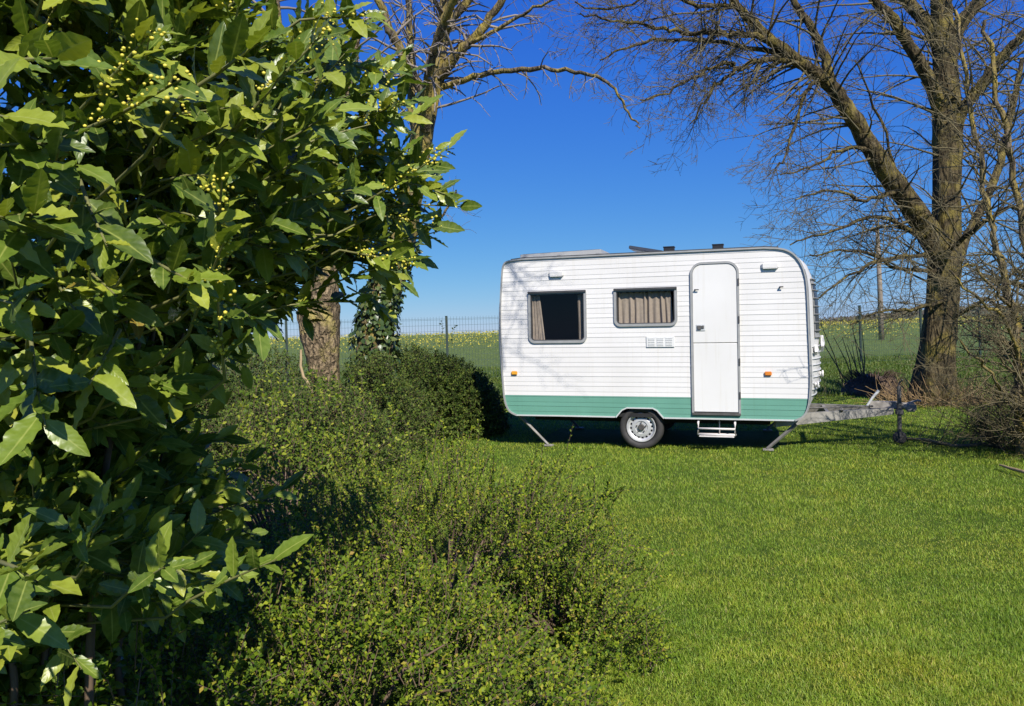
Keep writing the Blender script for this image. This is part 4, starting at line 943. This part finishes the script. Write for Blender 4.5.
zb = GZ(5.07, .88); mb = CB(); mb.tube([(5.07, .88, .36), (5.07, .88, zb+.16)], .026, 12); mb.tube([(5.07, .88, .36), (5.07, .88, .40), (5.10, .88, .43), (5.10, .82, .45)], .009, 8); mb.box((5.07, .88, .03), (.09, .09, .07), None, .01)
mb.tube([(5.07, .84, zb+.10), (5.07, .84, zb+.2)], .012, 6); mb.tube([(5.07, .92, zb+.10), (5.07, .92, zb+.2)], .012, 6); sub(mb, 'jockey_post', M['steel'], db)
mb = CB(); mb.lathe([(.0, -.024), (.06, -.024), (.08, -.018), (.084, 0), (.08, .018), (.06, .024), (.0, .024)], (5.07, .88, zb+.083), 1, 24); sub(mb, 'jockey_wheel', M['tyre'], db, True)

# ------------------------------------------------------------------ grass and crop
def blades(n, y0, y1, xlo, xhi, h, wd, power=1.6, seed=0):
    r = np.random.default_rng(seed); u = r.uniform(0, 1, n)
    y = (y0**(1-power)+u*(y1**(1-power)-y0**(1-power)))**(1/(1-power)); x = r.uniform(0, 1, n); x = xlo(y)+x*(xhi(y)-xlo(y))
    k = np.clip(y/6., 1, 4)
    cl = lump(np.stack([x, y, 0*x], -1), 2.2, 41); cl2 = lump(np.stack([x, y, 0*x], -1), 9., 43)
    H = h*r.uniform(.45, 1.25, n)*(1+.22*cl2+.12*cl)*np.clip(k, 1, 1.25); H = np.maximum(H, .01); Wd = wd*r.uniform(.7, 1.3, n)*k
    a = r.uniform(0, 6.28, n); tx, ty = np.cos(a), np.sin(a); le = r.uniform(.2, 1.25, n)*H; la = a+PI/2+r.normal(0, .9, n); lx, ly = np.cos(la)*le, np.sin(la)*le
    z = ground_z(x, y)
    P = np.stack([x, y, z], -1); T = np.stack([tx, ty, 0*tx], -1)*Wd[:, None]/2; U = np.array([0, 0, 1.])
    m1 = P+U*(H*.55)[:, None]+np.stack([lx, ly, 0*lx], -1)*.35; tp = P+U*(H*(1-.3*le/H))[:, None]+np.stack([lx, ly, 0*lx], -1)
    v = np.stack([P-T, P+T, m1+T*.8, m1-T*.8, tp+T*.15, tp-T*.15], 1)
    f = np.array([[0, 1, 2, 3], [3, 2, 4, 5]]); ff = f[None]+(np.arange(n)*6)[:, None, None]
    return P, v, ff
def clear(P):
    x, y = P[:, 0], P[:, 1]
    q = ((x+.45)/1.1)**2+((y-4.6)/1.1)**2 < 1
    q |= ((x+.72)/.9)**2+((y-3)/.85)**2 < 1
    e = np.stack([x, y, 0*x], -1)-O; s_ = e@dS; w_ = e@dW
    q |= (s_ > .3) & (s_ < 3.7) & (w_ > .45) & (w_ < 1.9)
    return ~q
m, nt, b = new_mat('grass_blade'); out = nt.nodes['Material Output']; g = nt.nodes.new('ShaderNodeNewGeometry')
c = ramp(nt, g.outputs['Random Per Island'], [(0, (.18, .30, .018)), (.4, (.265, .36, .028)), (.8, (.36, .41, .045)), (.97, (.44, .42, .08)), (1, (.46, .40, .14))])
pn = noise(nt, coord(nt), .9, 7, .68); c = mixc(nt, 1., c, ramp(nt, pn, [(.34, (.68, .82, .72)), (.5, (.95, 1, 1)), (.66, (1.2, 1.05, 1.05))]), 'MULTIPLY')
pn2 = noise(nt, coord(nt), 5., 4, .6); c = mixc(nt, 1., c, ramp(nt, pn2, [(.38, (.80, .84, .78)), (.62, (1.10, 1.08, 1.1))]), 'MULTIPLY')
nt.links.new(c, b.inputs['Base Color']); b.inputs['Roughness'].default_value = .5; b.inputs['Specular IOR Level'].default_value = .35
tr = nt.nodes.new('ShaderNodeBsdfTranslucent'); nt.links.new(mixc(nt, 1., c, (1.2, 1.2, .6), 'MULTIPLY'), tr.inputs[0]); mx = nt.nodes.new('ShaderNodeMixShader'); mx.inputs[0].default_value = .3
nt.links.new(b.outputs[0], mx.inputs[1]); nt.links.new(tr.outputs[0], mx.inputs[2]); nt.links.new(mx.outputs[0], out.inputs[0])
P, v, f = blades(720000, 2.3, 17., lambda y: -1.1-.16*y, lambda y: .9+.80*y,   .025, .0028, 1.75, 5)
ok = clear(P); v = v[ok]; f = f[:ok.sum()]
go = tag(link('lawn_grass', np_mesh('lawn_grass', v.reshape(-1, 3), f.reshape(-1, 4)), m), 'short bright green mown grass covering the lawn', 'grass', kind='stuff')
m2 = m.copy(); m2.name = 'shaded_rough_grass_blade'
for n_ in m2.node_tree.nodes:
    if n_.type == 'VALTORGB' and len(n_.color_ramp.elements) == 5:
        for e in n_.color_ramp.elements: e.color = (e.color[0]*.40, e.color[1]*.44, e.color[2]*.7, 1)  # darker rough-grass green, with the tree shade put into it
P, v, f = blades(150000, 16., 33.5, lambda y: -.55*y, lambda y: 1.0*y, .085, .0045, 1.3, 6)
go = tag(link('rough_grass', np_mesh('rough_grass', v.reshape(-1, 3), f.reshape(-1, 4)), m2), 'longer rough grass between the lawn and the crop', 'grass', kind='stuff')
# rapeseed crop beyond the fence
m_leaf = leaf_mat('crop_leaf', [(0, (.07, .12, .03)), (.5, (.18, .255, .055)), (.85, (.31, .36, .07)), (1, (.42, .43, .09))], .5, .2)
m_flow = leaf_mat('crop_flower', [(0, (.42, .38, .04)), (1, (.62, .52, .06))], .6, .25, tint=(1, 1, .6))
r = np.random.default_rng(9)
def crop_pts(n, y0, y1, pw):
    u = r.uniform(0, 1, n); y = (y0**(1-pw)+u*(y1**(1-pw)-y0**(1-pw)))**(1/(1-pw)); x = r.uniform(-.62, 1.0, n)*y; return x, y
x, y = crop_pts(90000, 34, 130, 1.6); ht = np.interp(y, [34, 40, 50, 130], [.22, .38, .5, .55])*(1+.1*lump(np.stack([x, y, 0*x], -1), .8, 3))
z = ground_z(x, y)+ht*r.uniform(.15, 1., len(x)); n = len(x)
A = norm(np.stack([r.normal(size=n), r.normal(size=n), r.uniform(-.3, .9, n)], -1)); N = r.normal(size=(n, 3))+[0, -.6, .6]
v1, f1, _ = place_leaves(leaf_template(1, .3), np.stack([x, y, z], -1), A, N, r.uniform(.14, .32, n)*np.clip(y/45, .8, 2.), None)
tm = (np.array([(-.5, -.5, 0), (.5, -.5, 0), (.5, .5, 0), (-.5, .5, 0)]), np.array([(0, 1, 2, 3)]), np.zeros((4, 2)))
x, y = crop_pts(52000, 46, 130, 1.35); dens = np.interp(y, [44, 54, 75, 130], [.02, .2, .5, .5])*np.clip(.75+.55*lump(np.stack([x, y*2.2, 0*x], -1), .35, 8), .1, 1.4)
ok = r.uniform(0, 1, len(x)) < dens; x, y = x[ok], y[ok]; n = len(x); z = ground_z(x, y)+np.interp(y, [40, 50, 130], [.42, .55, .62])*r.uniform(.8, 1.15, n)
v2, f2, _ = place_leaves(tm, np.stack([x, y, z], -1), r.normal(size=(n, 3)), r.normal(size=(n, 3)), r.uniform(.05, .09, n)*np.clip(y/60, .8, 1.8), None)
mi = np.concatenate([np.zeros(len(f1), int), np.ones(len(f2), int)])
tag(link('rapeseed_crop', np_mesh('rapeseed_crop', np.concatenate([v1, v2]), np.concatenate([f1, f2+len(v1)]), None, mi), [m_leaf, m_flow]), 'green rapeseed crop with yellow flowers in the field beyond the fence', 'crop', kind='stuff')
# wood along the far ridge
n = 9000; x = r.uniform(215, 900, n); y = r.uniform(570, 680, n); pz = np.interp(x, hx, prof)
hgt = np.interp(x, [215, 250, 330, 900], [.3, 1., 3.4, 4.5])
P = np.stack([x, y, pz-1.5+hgt*r.uniform(-.3, 1., n)*(1+.25*np.sin(x*.11)*np.sin(x*.037))], -1)
v1, f1, _ = place_leaves(leaf_template(2, .4), P, norm(r.normal(size=(n, 3))+[0, 0, .5]), r.normal(size=(n, 3))+[0, -1, .3], r.uniform(1.5, 3.6, n))
m_w = leaf_mat('far_wood', [(0, (.06, .05, .04)), (.6, (.10, .085, .06)), (1, (.12, .13, .06))], .9, 0)
tag(link('distant_wood', np_mesh('distant_wood', v1, f1), m_w), 'brownish bare wood along the far ridge on the right', 'wood', kind='stuff')
